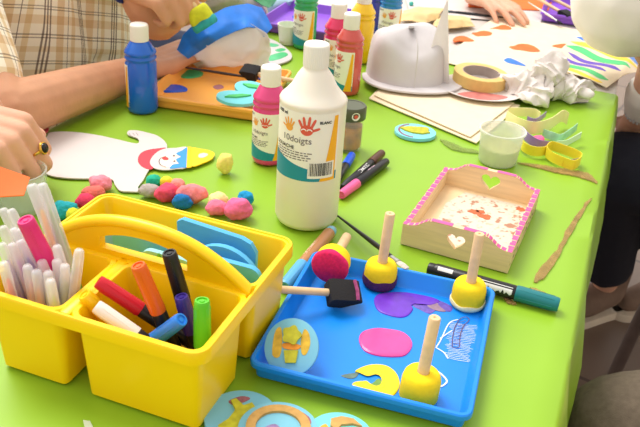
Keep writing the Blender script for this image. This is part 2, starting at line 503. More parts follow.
tag(build('tape_scrap', bm, mat('clear_tape', (230, 240, 220), 0.2, alpha=0.6), None), 'small scrap of clear tape stuck to the green cloth beside the caddy', 'tape scrap')

# ------------------------------------------------------------------ paint bottles
def wrap_label(bm, R, off):
    for v in bm.verts:
        a = v.co.x/R; r = R + off + v.co.z
        v.co = Vector((r*math.sin(a), -r*math.cos(a), v.co.y))
def strip_bm(cols, th=0.0002):
    """columns of (s, t_low, t_high)"""
    bm = B(); lo = []; hi = []
    for s, a, b in cols:
        lo.append(bm.verts.new((s, a, 0))); hi.append(bm.verts.new((s, b, 0)))
    for i in range(len(cols)-1): bm.faces.new((lo[i], lo[i+1], hi[i+1], hi[i]))
    return bm
def hand_print(c, w, flip=1):
    """open hand emblem: palm and five splayed fingers, with a small smile cut-out drawn by eyes"""
    bm = B(); parts = []
    pts = [(0.30*math.cos(a), 0.26*math.sin(a)) for a in [2*PI*i/20 for i in range(20)]]
    vs = [bm.verts.new((c[0]+flip*w*x, c[1]+w*(y-0.2), 0)) for x, y in pts]; bm.faces.new(vs)
    for ang, ln, x0 in ((118, .42, -.20), (100, .55, -.08), (84, .58, .06), (66, .50, .18), (20, .40, .22)):
        a = math.radians(ang); d = Vector((math.cos(a), math.sin(a))); n = Vector((-d.y, d.x))
        o = Vector((x0, -0.10 if ang > 30 else -0.22)); q = []
        for k, wd in ((0, .055), (.5, .065), (.85, .06), (1.0, .03)):
            q.append((o + d*ln*k, wd))
        l = [bm.verts.new((c[0]+flip*w*(p+n*wd).x, c[1]+w*(p+n*wd).y, 0.00002)) for p, wd in q]
        r = [bm.verts.new((c[0]+flip*w*(p-n*wd).x, c[1]+w*(p-n*wd).y, 0.00002)) for p, wd in q]
        for i in range(3): bm.faces.new((l[i], l[i+1], r[i+1], r[i]))
    return bm
def put(name, bm, m, par, R, off):
    for v in bm.verts: pass
    wrap_label(bm, R, off)
    return build(name, bm, m, par, smooth=False)
def moved(bm, x, y):
    for v in bm.verts: v.co.x += x; v.co.y += y
    return bm

def label_on(root, R, s0, s1, z0, z1, k, title, vol, barcode, colour=''):
    """wrapped paper label; k scales its print"""
    n = 28; W = s1-s0; Hh = z1-z0
    lab = put('label', strip_bm([(s0+W*i/n, z0, z1) for i in range(n+1)]), M_label, root, R, 0.0003)
    sm = M_teal
    cols = []
    for i in range(n+1):
        u = i/n; cols.append((s0+W*u, z0, z0 + Hh*(0.13 + 0.24*(1-u)**1.6)))
    put('teal_band', strip_bm(cols), M_teal, lab, R, 0.0005)
    # tall yellow wedge at the right, and the foot strip below the barcode
    cols = []
    for i in range(9):
        u = i/8; cols.append((s1-W*0.26+W*0.2*u, z0, z0+Hh*(0.10+0.88*u) if u < 1 else z1-0.002))
    bm = B()
    q = [(s1-W*0.10, z1-Hh*.04), (s1-W*0.035, z1-Hh*.04), (s1-W*0.035, z0), (s1-W*0.28, z0), (s1-W*0.26, z0+Hh*.08)]
    for (tl, tr, lo, hi) in ((0.10, 0.035, 0.5, 0.96), (0.17, 0.035, 0.0, 0.5)):
        pass
    rows = []
    for i in range(9):
        u = i/8; z = z0 + Hh*0.96*u
        l = s1 - W*(0.26 - 0.17*u**0.7); r = s1 - W*0.03
        rows.append([bm.verts.new((l + (r-l)*j/6, z, 0)) for j in range(7)])
    for a, b in zip(rows, rows[1:]):
        for j in range(6): bm.faces.new((a[j], a[j+1], b[j+1], b[j]))
    put('yellow_wedge', bm, M_amber, lab, R, 0.0006)
    cx = s0 + W*0.42
    put('hand_emblem', hand_print((cx-W*0.13, z0+Hh*0.80), W*0.20, -1), M_orange_print, lab, R, 0.0006)
    put('hand_emblem', hand_print((cx+W*0.12, z0+Hh*0.82), W*0.28, 1), M_red_print, lab, R, 0.0007)
    for ex in (-0.04, 0.035):   # the pale smiling eyes of the red hand
        bm = B(); c0 = cx+W*0.12 + W*ex
        tube(bm, [(c0+W*.03*math.cos(a), z0+Hh*0.755+W*.022*math.sin(a), 0) for a in [PI*i/6 for i in range(7)]], W*0.007, n=4)
        put('emblem_eye', bm, M_label, lab, R, 0.0009)
    put('lettering', moved(text_bm('10doigts', W*0.125), cx-W*0.02, z0+Hh*0.565), M_ink_grey, lab, R, 0.0008)
    put('lettering', moved(text_bm(title, W*0.068, 0.00012*k, 'LEFT'), s0+W*0.05, z0+Hh*0.455), M_ink, lab, R, 0.0008)
    put('lettering', moved(text_bm(vol, W*0.06, 0.0002*k, 'LEFT'), s0+W*0.06, z0+Hh*0.93), M_ink, lab, R, 0.0008)
    if colour:
        put('lettering', moved(text_bm(colour, W*0.05, 0.0002*k), s0+W*0.78, z0+Hh*0.86), M_ink, lab, R, 0.0008)
    bm = B(); rnd = random.Random(3)
    for j in range(4):          # lines of tiny unreadable print
        x = s0 + W*0.06; z = z0 + Hh*(0.415-0.035*j)
        while x < s0 + W*(0.62 - 0.05*(j % 2)):
            w = W*rnd.uniform(0.02, 0.06)
            vs = [bm.verts.new(p) for p in ((x, z, 0), (x+w, z, 0), (x+w, z+Hh*0.014, 0), (x, z+Hh*0.014, 0))]
            bm.faces.new(vs); x += w + W*0.015
    put('fine_print', bm, M_ink_grey, lab, R, 0.0008)
    if barcode:
        x0 = s1 - W*0.42; bw = W*0.36; bz = z0 + Hh*0.07; bh = Hh*0.23
        pn = put('barcode', strip_bm([(x0+bw*i/8, bz-Hh*.02, bz+bh) for i in range(9)]), M_label, lab, R, 0.0009)
        bm = B(); x = x0 + bw*0.06
        while x < x0 + bw*0.92:
            w = bw*rnd.choice((0.012, 0.02, 0.032))
            vs = [bm.verts.new(p) for p in ((x, bz+Hh*.02, 0), (x+w, bz+Hh*.02, 0), (x+w, bz+bh*0.93, 0), (x, bz+bh*0.93, 0))]
            bm.faces.new(vs); x += w + bw*rnd.choice((0.012, 0.025))
        put('lettering', bm, M_ink, lab, R, 0.0011)
    return lab

def face_cam(loc, extra=0.0):
    return math.atan2(-loc[0], loc[1]) + extra

def big_bottle(loc):
    t = thing('paint_bottle', 'large white paint bottle, the biggest bottle, standing in the middle of the green cloth', 'bottle', loc, face_cam(loc))
    R = 0.0408
    bm = B()
    lathe(bm, [(0, 0.002), (R-0.010, 0.0), (R-0.003, 0.003), (R, 0.010), (R, 0.1655), (R+0.0004, 0.167), (R-0.0015, 0.170), (R-0.006, 0.1745), (R-0.013, 0.183), (0.0215, 0.1955), (0.0165, 0.2025), (0.0145, 0.2050), (0.0145, 0.208), (0.0145, 0.215), (0, 0.215)], 56)
    build('body', bm, M_white_bottle, t, angle=50)
    cap_part(t, 0.0150, 0.2065, 0.2345)
    label_on(t, R, -0.0555, 0.0370, 0.074, 0.162, 1.0, 'GOUACHE', '1000 ml', True, 'BLANC')
    return t
def cap_part(t, r, z0, z1, m=None):
    bm = B()
    lathe(bm, [(r-0.001, z0), (r, z0+0.0005), (r, z1-0.002), (r-0.0008, z1-0.0006), (r-0.003, z1), (0, z1)], 40)
    for i in range(40):     # grip ribs
        a = 2*PI*i/40
        tube(bm, [(r*math.cos(a), r*math.sin(a), z0+0.002), (r*math.cos(a), r*math.sin(a), z1-0.003)], 0.0004, n=4)
    return build('cap', bm, m or M_cap, t, angle=60)
big_bottle((-0.0178, 0.8978, 0.0000))

def small_bottle(label, loc, col, lab_rot=None, R=0.0243, k=1.0, title='PEINTURE'):
    t = thing('paint_bottle', label, 'bottle', loc, face_cam(loc, lab_rot or 0.0), 'small squeeze paint bottles with white caps')
    mm = mat('bottle_%d_%d_%d' % col, col, 0.14, var=0.05, vscale=25, coat=0.4)
    bm = B()
    prof = [(0, 0.0015), (R-0.006, 0.0), (R-0.0015, 0.002), (R, 0.007), (R, 0.083)]
    for z in (0.087, 0.0955):   # two squeeze ribs
        prof += [(R-0.0022, z), (R-0.0022, z+0.001), (R+0.0003, z+0.004), (R+0.0003, z+0.006)]
    prof += [(R-0.001, 0.104), (R-0.005, 0.110), (0.0165, 0.116), (0.013, 0.119), (0.013, 0.125), (0, 0.125)]
    lathe(bm, [(r*k if False else r, z) for r, z in prof], 44)
    build('body', bm, mm, t, angle=50)
    cap_part(t, 0.0143, 0.1185, 0.1455)
    if lab_rot is not None:
        label_on(t, R, -0.031, 0.031, 0.010, 0.082, 0.6, title, '250 ml', False)
    return t
small_bottle('small pink labelled paint bottle tucked behind the left of the big white bottle', (-0.0831, 1.0639, 0.0000), (222, 62, 128), -0.35)
small_bottle('small deep blue paint bottle standing alone in front of the orange tray', (-0.3062, 1.2203, 0.0000), (10, 98, 204), -2.2, R=0.0252)
small_bottle('small brick red paint bottle, nearest of the back cluster, behind the big white bottle', (0.0312, 1.3754, 0.0000), (206, 82, 74), -0.85)
small_bottle('small crimson paint bottle half hidden behind the brick red bottle', (0.0078, 1.4409, 0.0000), (216, 40, 92), 0.1)
small_bottle('small green paint bottle standing before the left purple tray', (-0.0595, 1.6263, 0.0000), (46, 166, 104), -0.45)
small_bottle('small yellow paint bottle behind the brick red bottle', (0.0565, 1.5601, 0.0000), (244, 200, 20), None)
small_bottle('dark blue paint bottle at the back between the yellow bottle and the clear labelled one', (0.0953, 1.7149, 0.0000), (52, 62, 170), None)
small_bottle('bright blue paint bottle with white label, rearmost at the right of the bottle cluster', (0.1188, 1.6911, 0.0000), (30, 130, 200), 0.05)
b_ = thing('paint_jar', 'small glass jar of brown paint with a dark lid right of the big white bottle', 'jar', (0.0361, 1.1282, 0.0000), face_cam((0.0361, 1.1282, 0.0000), 0.35))
bm = B(); lathe(bm, [(0, 0.001), (0.018, 0), (0.0205, 0.003), (0.021, 0.006), (0.021, 0.05), (0.019, 0.054), (0.0175, 0.055), (0.0175, 0.0545), (0.0185, 0.05), (0.0195, 0.047), (0.0195, 0.006), (0.017, 0.003), (0, 0.003)], 36)
build('glass_body', bm, mat('jar_glass', (240, 244, 236), 0.04, alpha=0.12), b_)
bm = B(); lathe(bm, [(0, 0.0034), (0.0168, 0.0034), (0.0192, 0.0062), (0.0192, 0.040), (0, 0.041)], 36); build('paint_fill', bm, mat('amber_paint', (176, 112, 40), 0.4, var=0.5, vscale=60), b_)
M_lid = mat('dark_olive_lid', (84, 88, 66), 0.4, var=0.05)
bm = B(); lathe(bm, [(0.0225, 0.052), (0.0232, 0.053), (0.0232, 0.070), (0.0215, 0.0725), (0.019, 0.0725), (0.0185, 0.0718), (0, 0.0718)], 40); lid = build('lid', bm, M_lid, b_)
bm = B(); vs = [bm.verts.new((0.0065*math.cos(2*PI*i/20), 0.0615+0.0065*math.sin(2*PI*i/20), 0)) for i in range(20)]; bm.faces.new(vs); bmesh.ops.triangulate(bm, faces=bm.faces); wrap_label(bm, 0.0232, 0.0003); stk = build('sticker', bm, M_label, lid)
bm = B(); vs = [bm.verts.new((0.003*math.cos(2*PI*i/14), 0.0615+0.003*math.sin(2*PI*i/14), 0)) for i in range(14)]; bm.faces.new(vs); wrap_label(bm, 0.0232, 0.0006); build('dot', bm, M_red_print, stk)

# ------------------------------------------------------------------ plastic trays with paint
def tray(label, c, yaw, m, w=0.206, d=0.217, h=0.022):
    t = thing('paint_tray', label, 'tray', (c[0], c[1], 0.0), yaw)
    bm = B(); tub(bm, w, d, h, 0.012, 0.006, 0.0028, lip=0.003, skirt=0.006, n=6)
    build('body', bm, m, t, angle=35)
    return t
def pool(tr, name, m, pts, z=0.0030, h=0.0012):
    """pool of paint standing in a tray: world points turned into the tray's own frame"""
    Mx = Matrix.LocRotScale(tr.location, tr.rotation_euler, None).inverted()
    o = [Mx @ Vector((p[0], p[1], 0)) for p in pts]
    bm = B(); puddle(bm, [(p.x, p.y) for p in closed_spline(o, 4)], z, h)
    return build(name, bm, m, tr)
trB = tray('bright blue plastic tray with pink, purple and yellow paint pools on the near cloth', (0.0715, 0.6555), -math.radians(14.7), M_blue_tray, w=0.212)
pool(trB, 'pink_pool', M_pink_paint, [(0.0494, 0.6460, 0.0040), (0.0527, 0.6597, 0.0040), (0.0664, 0.6681, 0.0040), (0.0823, 0.6683, 0.0040), (0.0958, 0.6648, 0.0040), (0.1035, 0.6540, 0.0040), (0.1036, 0.6409, 0.0040), (0.0957, 0.6273, 0.0040), (0.0824, 0.6235, 0.0040), (0.0663, 0.6240, 0.0040), (0.0544, 0.6305, 0.0040)], h=0.0022)
pool(trB, 'purple_pool', M_purple_paint, [(0.0666, 0.7187, 0.0040), (0.0714, 0.7308, 0.0040), (0.0851, 0.7365, 0.0040), (0.1022, 0.7387, 0.0040), (0.1167, 0.7366, 0.0040), (0.1322, 0.7327, 0.0040), (0.1406, 0.7261, 0.0040), (0.1286, 0.7170, 0.0040), (0.1177, 0.7194, 0.0040), (0.1085, 0.7145, 0.0040), (0.1091, 0.7071, 0.0040), (0.1029, 0.6954, 0.0040), (0.0940, 0.6907, 0.0040), (0.0822, 0.6929, 0.0040), (0.0705, 0.7005, 0.0040)], h=0.0016)
pool(trB, 'purple_smear', mat('purple_smear', (108, 84, 176), 0.4, var=0.25, vscale=200), [(0.1096, 0.7318, 0.0040), (0.1244, 0.7337, 0.0040), (0.1407, 0.7280, 0.0040), (0.1531, 0.7182, 0.0040), (0.1498, 0.7084, 0.0040), (0.1368, 0.7105, 0.0040), (0.1273, 0.7020, 0.0040), (0.1169, 0.7081, 0.0040), (0.1086, 0.7164, 0.0040)], h=0.0004)
pool(trB, 'brown_smear', mat('mauve_smear', (150, 120, 140), 0.4, var=0.15, vscale=200), [(0.1228, 0.7277, 0.0040), (0.1341, 0.7291, 0.0040), (0.1396, 0.7165, 0.0040), (0.1454, 0.7079, 0.0040), (0.1344, 0.7084, 0.0040), (0.1262, 0.7148, 0.0040)], h=0.0009)
pool(trB, 'yellow_pool', M_yellow_paint, [(0.0452, 0.5974, 0.0040), (0.0511, 0.6039, 0.0040), (0.0620, 0.6097, 0.0040), (0.0759, 0.6097, 0.0040), (0.0853, 0.6003, 0.0040), (0.0884, 0.5847, 0.0040), (0.0838, 0.5703, 0.0040), (0.0750, 0.5625, 0.0040), (0.0629, 0.5626, 0.0040), (0.0498, 0.5694, 0.0040), (0.0422, 0.5783, 0.0040), (0.0480, 0.5818, 0.0040), (0.0555, 0.5741, 0.0040), (0.0649, 0.5696, 0.0040), (0.0736, 0.5747, 0.0040), (0.0769, 0.5863, 0.0040), (0.0735, 0.5990, 0.0040), (0.0648, 0.6025, 0.0040), (0.0530, 0.5968, 0.0040)], h=0.0016)
pool(trB, 'green_pool', mat('green_mixed_paint', (110, 150, 60), 0.35, var=0.2, vscale=120), [(0.0537, 0.5767, 0.0040), (0.0614, 0.5818, 0.0040), (0.0683, 0.5897, 0.0040), (0.0729, 0.5816, 0.0040), (0.0746, 0.5748, 0.0040), (0.0669, 0.5712, 0.0040), (0.0592, 0.5690, 0.0040)], h=0.0014)
pool(trB, 'green_smear', mat('green_grey_smear', (96, 120, 110), 0.45, var=0.2, vscale=120), [(0.0316, 0.5900, 0.0040), (0.0393, 0.5938, 0.0040), (0.0461, 0.5960, 0.0040), (0.0501, 0.6009, 0.0040), (0.0471, 0.5903, 0.0040), (0.0403, 0.5866, 0.0040)], h=0.0005)
# dried white scrape marks: a fine hatched patch, a loose outline and a short brown brush print
bm = B(); Mx = Matrix.LocRotScale(trB.location, trB.rotation_euler, None).inverted()
rnd = random.Random(5)
def tray_line(bm, pts, w, z=0.0034):
    q = [Mx @ Vector((p[0], p[1], 0)) for p in pts]
    tube(bm, [(p.x, p.y, z) for p in q], w, n=5, flat=0.35)
hull = [(0.1418, 0.6635, 0.0040), (0.1561, 0.6965, 0.0040), (0.1783, 0.6920, 0.0040), (0.1704, 0.6503, 0.0040), (0.1567, 0.6234, 0.0040), (0.1408, 0.6247, 0.0040), (0.1329, 0.6363, 0.0040)]
hb = bilinear(*[(0.1343, 0.6301, 0.0040), (0.1466, 0.6882, 0.0040), (0.1795, 0.6851, 0.0040), (0.1608, 0.6238, 0.0040)])
for i in range(26):
    v = i/25
    a, b2 = rnd.uniform(0.0, 0.16), rnd.uniform(0.84, 1.0)
    ln = [hb(v + 0.015*math.sin(9*u0+i), u0) for u0 in (a, a*.6+b2*.4, a*.3+b2*.7, b2)]
    tray_line(bm, ln, 0.00028)
tray_line(bm, spline([(0.1285, 0.6438, 0.0040), (0.1350, 0.6577, 0.0040), (0.1464, 0.6864, 0.0040), (0.1570, 0.6948, 0.0040)]), 0.0007)
tray_line(bm, spline([(0.1285, 0.6438, 0.0040), (0.1359, 0.6366, 0.0040), (0.1391, 0.6276, 0.0040)]), 0.0007)
tray_line(bm, spline([(0.1341, 0.6592, 0.0040), (0.1411, 0.6668, 0.0040), (0.1483, 0.6744, 0.0040)]), 0.0007)
for x, y in ((434,372),(438,370),(443,374),(446,381),(442,385),(436,384),(431,378),(440,378),(444,377)):
    pass
tray_line(bm, spline([(0.1197, 0.6027, 0.0040), (0.1260, 0.6063, 0.0040), (0.1313, 0.6010, 0.0040), (0.1344, 0.5926, 0.0040), (0.1278, 0.5848, 0.0040), (0.1233, 0.5885, 0.0040)]), 0.0010)
tray_line(bm, spline([(0.1179, 0.5922, 0.0040), (0.1237, 0.5929, 0.0040), (0.1282, 0.5891, 0.0040)]), 0.0008)
build('white_scrapes', bm, M_white_paint, trB)
bm = B()
tray_line(bm, spline([(0.1451, 0.6457, 0.0040), (0.1473, 0.6608, 0.0040), (0.1521, 0.6801, 0.0040), (0.1592, 0.6951, 0.0040), (0.1663, 0.6995, 0.0040), (0.1689, 0.6944, 0.0040), (0.1608, 0.6811, 0.0040), (0.1554, 0.6634, 0.0040), (0.1524, 0.6466, 0.0040), (0.1451, 0.6457, 0.0040)]), 0.0005, 0.0041)
for k in range(7):
    a = bilinear(*[(0.1453, 0.6474, 0.0040), (0.1526, 0.6482, 0.0040), (0.1669, 0.6960, 0.0040), (0.1577, 0.6913, 0.0040)])
    tray_line(bm, [a(0.1, (k+.5)/7), a(0.9, (k+.7)/7)], 0.0004, 0.0042)
build('dark_print', bm, mat('dark_dried_paint', (92, 70, 96), 0.5), trB)

trO = tray('orange plastic tray with green and blue paint, behind the blue bottle', (-0.190, 1.322), -math.radians(10), M_orange_tray)
pool(trO, 'green_pool', M_green_paint, [(-0.2811, 1.4028, 0.0040), (-0.2747, 1.4184, 0.0040), (-0.2529, 1.4233, 0.0040), (-0.2384, 1.4151, 0.0040), (-0.2384, 1.3927, 0.0040), (-0.2561, 1.3778, 0.0040), (-0.2730, 1.3796, 0.0040)], h=0.002)
pool(trO, 'blue_pool', M_blue_paint, [(-0.2995, 1.3059, 0.0040), (-0.2924, 1.3226, 0.0040), (-0.2847, 1.3371, 0.0040), (-0.2670, 1.3383, 0.0040), (-0.2521, 1.3259, 0.0040), (-0.2511, 1.3110, 0.0040), (-0.2672, 1.3026, 0.0040), (-0.2874, 1.2984, 0.0040)], h=0.002)
pool(trO, 'blue_smear', mat('mauve_smear2', (170, 110, 120), 0.5, var=0.2, vscale=200), [(-0.2088, 1.3454, 0.0040), (-0.1980, 1.3582, 0.0040), (-0.1888, 1.3444, 0.0040), (-0.1995, 1.3319, 0.0040)], h=0.0004)
trP = tray('purple plastic tray at the back left, behind the green bottle', (-0.045, 1.792), -math.radians(16), M_purple_tray)
pool(trP, 'magenta_smear', mat('magenta_smear', (196, 60, 140), 0.4, var=0.2, vscale=60), [(-0.1391, 1.7581, 0.0040), (-0.1143, 1.7893, 0.0040), (-0.0986, 1.7607, 0.0040), (-0.1189, 1.7315, 0.0040)])
pool(trP, 'blue_smear', M_blue_paint, [(-0.0996, 1.8446, 0.0040), (-0.0737, 1.8874, 0.0040), (-0.0535, 1.8660, 0.0040), (-0.0791, 1.8156, 0.0040)], h=0.0006)
trQ = tray('purple plastic tray at the far right with brushes and round paint drops', (0.640, 2.052), -math.radians(17), M_purple_tray)
pool(trQ, 'green_pool', M_green_paint, [(0.6246, 2.0046, 0.0040), (0.6449, 2.0240, 0.0040), (0.6601, 2.0141, 0.0040), (0.6494, 1.9837, 0.0040), (0.6305, 1.9787, 0.0040)], h=0.003)
pool(trQ, 'yellow_pool', M_yellow_paint, [(0.6848, 2.0022, 0.0040), (0.7070, 2.0267, 0.0040), (0.7177, 2.0110, 0.0040), (0.7063, 1.9806, 0.0040), (0.6846, 1.9749, 0.0040)], h=0.003)
pool(trQ, 'violet_pool', mat('deep_violet_paint', (74, 40, 150), 0.3, var=0.1), [(0.6711, 2.0646, 0.0040), (0.6995, 2.0920, 0.0040), (0.7106, 2.0754, 0.0040), (0.6850, 2.0396, 0.0040)], h=0.002)

def thin_paper(name, col):
    """paper that lets part of the light through"""
    m = bpy.data.materials.new(name); m.use_nodes = True; nt = m.node_tree
    b = nt.nodes['Principled BSDF']; b.inputs['Base Color'].default_value = rgb(*col); b.inputs['Roughness'].default_value = .8
    t = nt.nodes.new('ShaderNodeBsdfTranslucent'); t.inputs['Color'].default_value = rgb(*col)
    x = nt.nodes.new('ShaderNodeMixShader'); x.inputs[0].default_value = .5
    nt.links.new(b.outputs[0], x.inputs[1]); nt.links.new(t.outputs[0], x.inputs[2]); nt.links.new(x.outputs[0], nt.nodes['Material Output'].inputs['Surface'])
    return m
M_thin = thin_paper('thin_white_paper', (240, 236, 234))

# ------------------------------------------------------------------ wooden serving tray with heart cut-outs
def heart(cx, cz, s, n=28):
    out = []
    for i in range(n):
        a = 2*PI*i/n
        x = 16*math.sin(a)**3; y = 13*math.cos(a)-5*math.cos(2*a)-2*math.cos(3*a)-math.cos(4*a)
        out.append((cx + s*x/17, cz + s*y/17))
    return out
def fabric_print():
    m = bpy.data.materials.new('spotted_decoupage'); m.use_nodes = True
    nt = m.node_tree; b = nt.nodes['Principled BSDF']; b.inputs['Roughness'].default_value = 0.55
    tc = nt.nodes.new('ShaderNodeTexCoord')
    n = nt.nodes.new('ShaderNodeTexNoise'); n.inputs['Scale'].default_value = 95; n.inputs['Detail'].default_value = 2
    r = nt.nodes.new('ShaderNodeValToRGB'); e = r.color_ramp.elements
    e[0].position = 0.36; e[0].color = rgb(172, 122, 96); e[1].position = 0.43; e[1].color = rgb(222, 202, 182)
    x = e.new(0.60); x.color = rgb(226, 208, 190); x = e.new(0.68); x.color = rgb(216, 180, 154)
    nt.links.new(tc.outputs['Object'], n.inputs['Vector']); nt.links.new(n.outputs['Fac'], r.inputs['Fac'])
    nt.links.new(r.outputs['Color'], b.inputs['Base Color'])
    return m
M_deco = fabric_print()
M_pinkedge = mat('pink_edge_paint', (224, 92, 156), 0.5, var=0.08, vscale=80)
wt = thing('wooden_tray', 'small pale wooden tray with heart cut-outs and pink painted rims', 'tray', (0.201, 0.911, 0), -math.radians(22))
Wd, Dp, th = 0.136, 0.186, 0.007
def end_outline():
    w = Wd/2; o = [(-w, 0), (w, 0), (w, 0.029)]
    rise = [(0.86, 0.0295), (0.74, 0.032), (0.64, 0.037), (0.54, 0.0415), (0.42, 0.043)]
    o += [(w*k, z) for k, z in rise] + [(-w*k, z) for k, z in rise[::-1]] + [(-w, 0.029)]
    return o
def upright(bm_flat, y0):
    """stand an xz drawing (made in xy, extruded along z) up at depth y0"""
    for v in bm_flat.verts:
        x, z, d = v.co
        v.co = Vector((x, y0 + d, z))
    return bm_flat
for nm, y0, hole in (('front_panel', -Dp/2, heart(0.0, 0.024, 0.0125)), ('back_panel', Dp/2-th, heart(0.0, 0.026, 0.0145))):
    bm = B(); prism(bm, end_outline(), 0, th, holes=[hole]); upright(bm, y0)
    pn = build(nm, bm, M_wood, wt, angle=30)
    # pink painted band lying on the curved top edge, broken by bare dashes
    top = end_outline()[2:]; k = 0; bm = B()
    pts = spline([(p[0], 0, p[1]) for p in top], 5)
    for i in range(len(pts)-1):
        if i % 4 == 3: continue
        a, b = pts[i], pts[i+1]
        q = [bm.verts.new((v.x, y, v.z+0.0004)) for v, y in ((a, y0-0.0002), (b, y0-0.0002), (b, y0+th+0.0002), (a, y0+th+0.0002))]
        bm.faces.new(q)
    build('painted_rim', bm, M_pinkedge, pn, smooth=False)
for nm, x0 in (('side_panel', -Wd/2), ('side_panel', Wd/2-th)):
    bm = B(); box(bm, x0, x0+th, -Dp/2+th, Dp/2-th, 0, 0.029, 0.0006); sp = build(nm, bm, M_wood, wt, angle=30)
    bm = B(); y = -Dp/2+0.004
    for i in range(26):
        w = 0.0045 if i % 2 else 0.0062
        xo = x0 + (0.0 if i % 3 else 0.0012)
        q = [bm.verts.new(p) for p in ((xo, y, 0.0294), (x0+th, y, 0.0294), (x0+th, y+w, 0.0294), (xo, y+w, 0.0294))]
        bm.faces.new(q); y += 0.0069
    build('painted_rim', bm, M_pinkedge, sp, smooth=False)
bm = B(); prism(bm, rrect(Wd-2*th, Dp-2*th, 0.001, 1), 0.002, 0.006); fl2 = build('tray_floor', bm, M_wood, wt)
bm = B(); prism(bm, [(-0.038, -0.083), (0.059, -0.083), (0.0595, 0.06), (0.05, 0.078), (-0.03, 0.076), (-0.045, 0.03)], 0.0058, 0.0066); build('spotted_paper', bm, M_deco, fl2)
M_brick = mat('brick_red_print', (196, 100, 60), 0.6, var=0.25, vscale=200)
bm = B(); 
for (x, y, r_) in ((-0.004, 0.026, 0.0085), (0.012, 0.020, 0.009), (0.004, 0.031, 0.006), (0.051, 0.066, 0.007)):
    prism(bm, [(x+r_*(1+.25*math.sin(3*a+x*900))*math.cos(a), y+0.75*r_*(1+.2*math.cos(5*a))*math.sin(a)) for a in [2*PI*i/18 for i in range(18)]], 0.0065, 0.0070)
build('red_blossoms', bm, M_brick, fl2)
bm = B(); rnd = random.Random(9)
for i in range(60):     # small dark daubs along the right outer side
    y = rnd.uniform(-Dp/2+0.004, Dp/2-0.01); z = rnd.uniform(0.004, 0.025); s = rnd.uniform(0.0015, 0.004)
    q = [bm.verts.new(v) for v in ((Wd/2+0.0003, y, z), (Wd/2+0.0003, y+s, z+s*.6), (Wd/2+0.0003, y+s*.7, z+s*1.4), (Wd/2+0.0003, y-s*.3, z+s*.7))]
    bm.faces.new(q)
build('painted_daubs', bm, mat('dark_green_paint', (70, 90, 60), 0.6), wt, smooth=False)

# ------------------------------------------------------------------ yellow caddy
CO = Vector((-0.083, 0.492)); CA = math.radians(18.5)
E1 = Vector((-math.cos(CA), math.sin(CA))); E2 = Vector((math.sin(CA), math.cos(CA)))
def cad(u, v, z=0.0):
    p = CO + E1*u + E2*v
    return Vector((p.x, p.y, z))
cd = thing('storage_caddy', 'yellow plastic caddy with three bins and an arched handle, full of pens', 'caddy', cad(0.117, 0.102), -CA)
CW, CD, CH = 0.227, 0.203, 0.094
XD = -0.020          # where the two front bins meet
# local x runs right (opposite to u), local y runs back
def bin_(x0, x1, y0, y1, r):
    bm = B(); tub(bm, x1-x0, y1-y0, CH-0.0006, r, 0.010, 0.0028, lip=0.0042, skirt=0.011, c=((x0+x1)/2, (y0+y1)/2), n=7)
    return build('bin', bm, M_yellow, cd, angle=38)
bin_(XD+0.002, CW/2, -CD/2, -0.003, 0.016)
bin_(-CW/2, XD-0.002, -CD/2, -0.003, 0.016)
bin_(-CW/2, CW/2, 0.003, CD/2, 0.016)
# continuous rolled rim round all three bins, with bridges between them
bm = B()
o = rrect(CW+0.0024, CD+0.0024, 0.0168, 8); o2 = rrect(CW-0.006, CD-0.006, 0.0138, 8)
rings = [[bm.verts.new((x, y, z)) for x, y in q] for q, z in ((o, CH-0.0125), (o, CH-0.0015), (rrect(CW+0.0006, CD+0.0006, 0.016, 8), CH+0.0004), (rrect(CW-0.004, CD-0.004, 0.0148, 8), CH+0.0004), (o2, CH-0.0015), (o2, CH-0.0125))]
for a, b in zip(rings, rings[1:] + rings[:1]):
    for i in range(len(a)): bm.faces.new((a[i], a[(i+1) % len(a)], b[(i+1) % len(a)], b[i]))
build('rim', bm, M_yellow, cd, angle=40)
bm = B(); box(bm, XD-0.0058, XD+0.0058, -CD/2+0.003, 0.0, CH-0.010, CH+0.0002, 0.003); box(bm, -CW/2+0.004, CW/2-0.004, -0.0085, 0.0085, CH-0.010, CH+0.0002, 0.003)
build('divider', bm, M_yellow, cd, angle=40)
# arched handle plate with a lens-shaped hand hole
ow = [(-CW/2+0.004, CH-0.012), (CW/2-0.004, CH-0.012), (CW/2-0.002, CH)]
arch = []
for i in range(25):
    x = (CW/2-0.006)*(1-2*i/24); k = 1-abs(x/(CW/2-0.006))**2.3
    arch.append((x, CH - 0.001 + 0.040*k))
ow += arch + [(-CW/2+0.002, CH)]
hole = []
for i in range(17):
    x = 0.047*(1-2*i/16)
    hole.append((x, CH + 0.009 + 0.0185*(1-abs(x/0.062)**2.2)))
hole += [(-0.047, CH+0.006), (0.047, CH+0.006)]
bm = B(); prism(bm, ow, -0.0045, 0.0045, holes=[hole], bev=0.0); upright(bm, 0.0)
build('handle', bm, M_yellow, cd, angle=35)
bm = B()
pts = [(x, 0, z) for x, z in [(CW/2-0.003, CH-.001)] + arch + [(-CW/2+0.003, CH-.001)]]
tube(bm, pts, 0.0062, n=12)
build('handle_rim', bm, M_yellow, cd, angle=50)

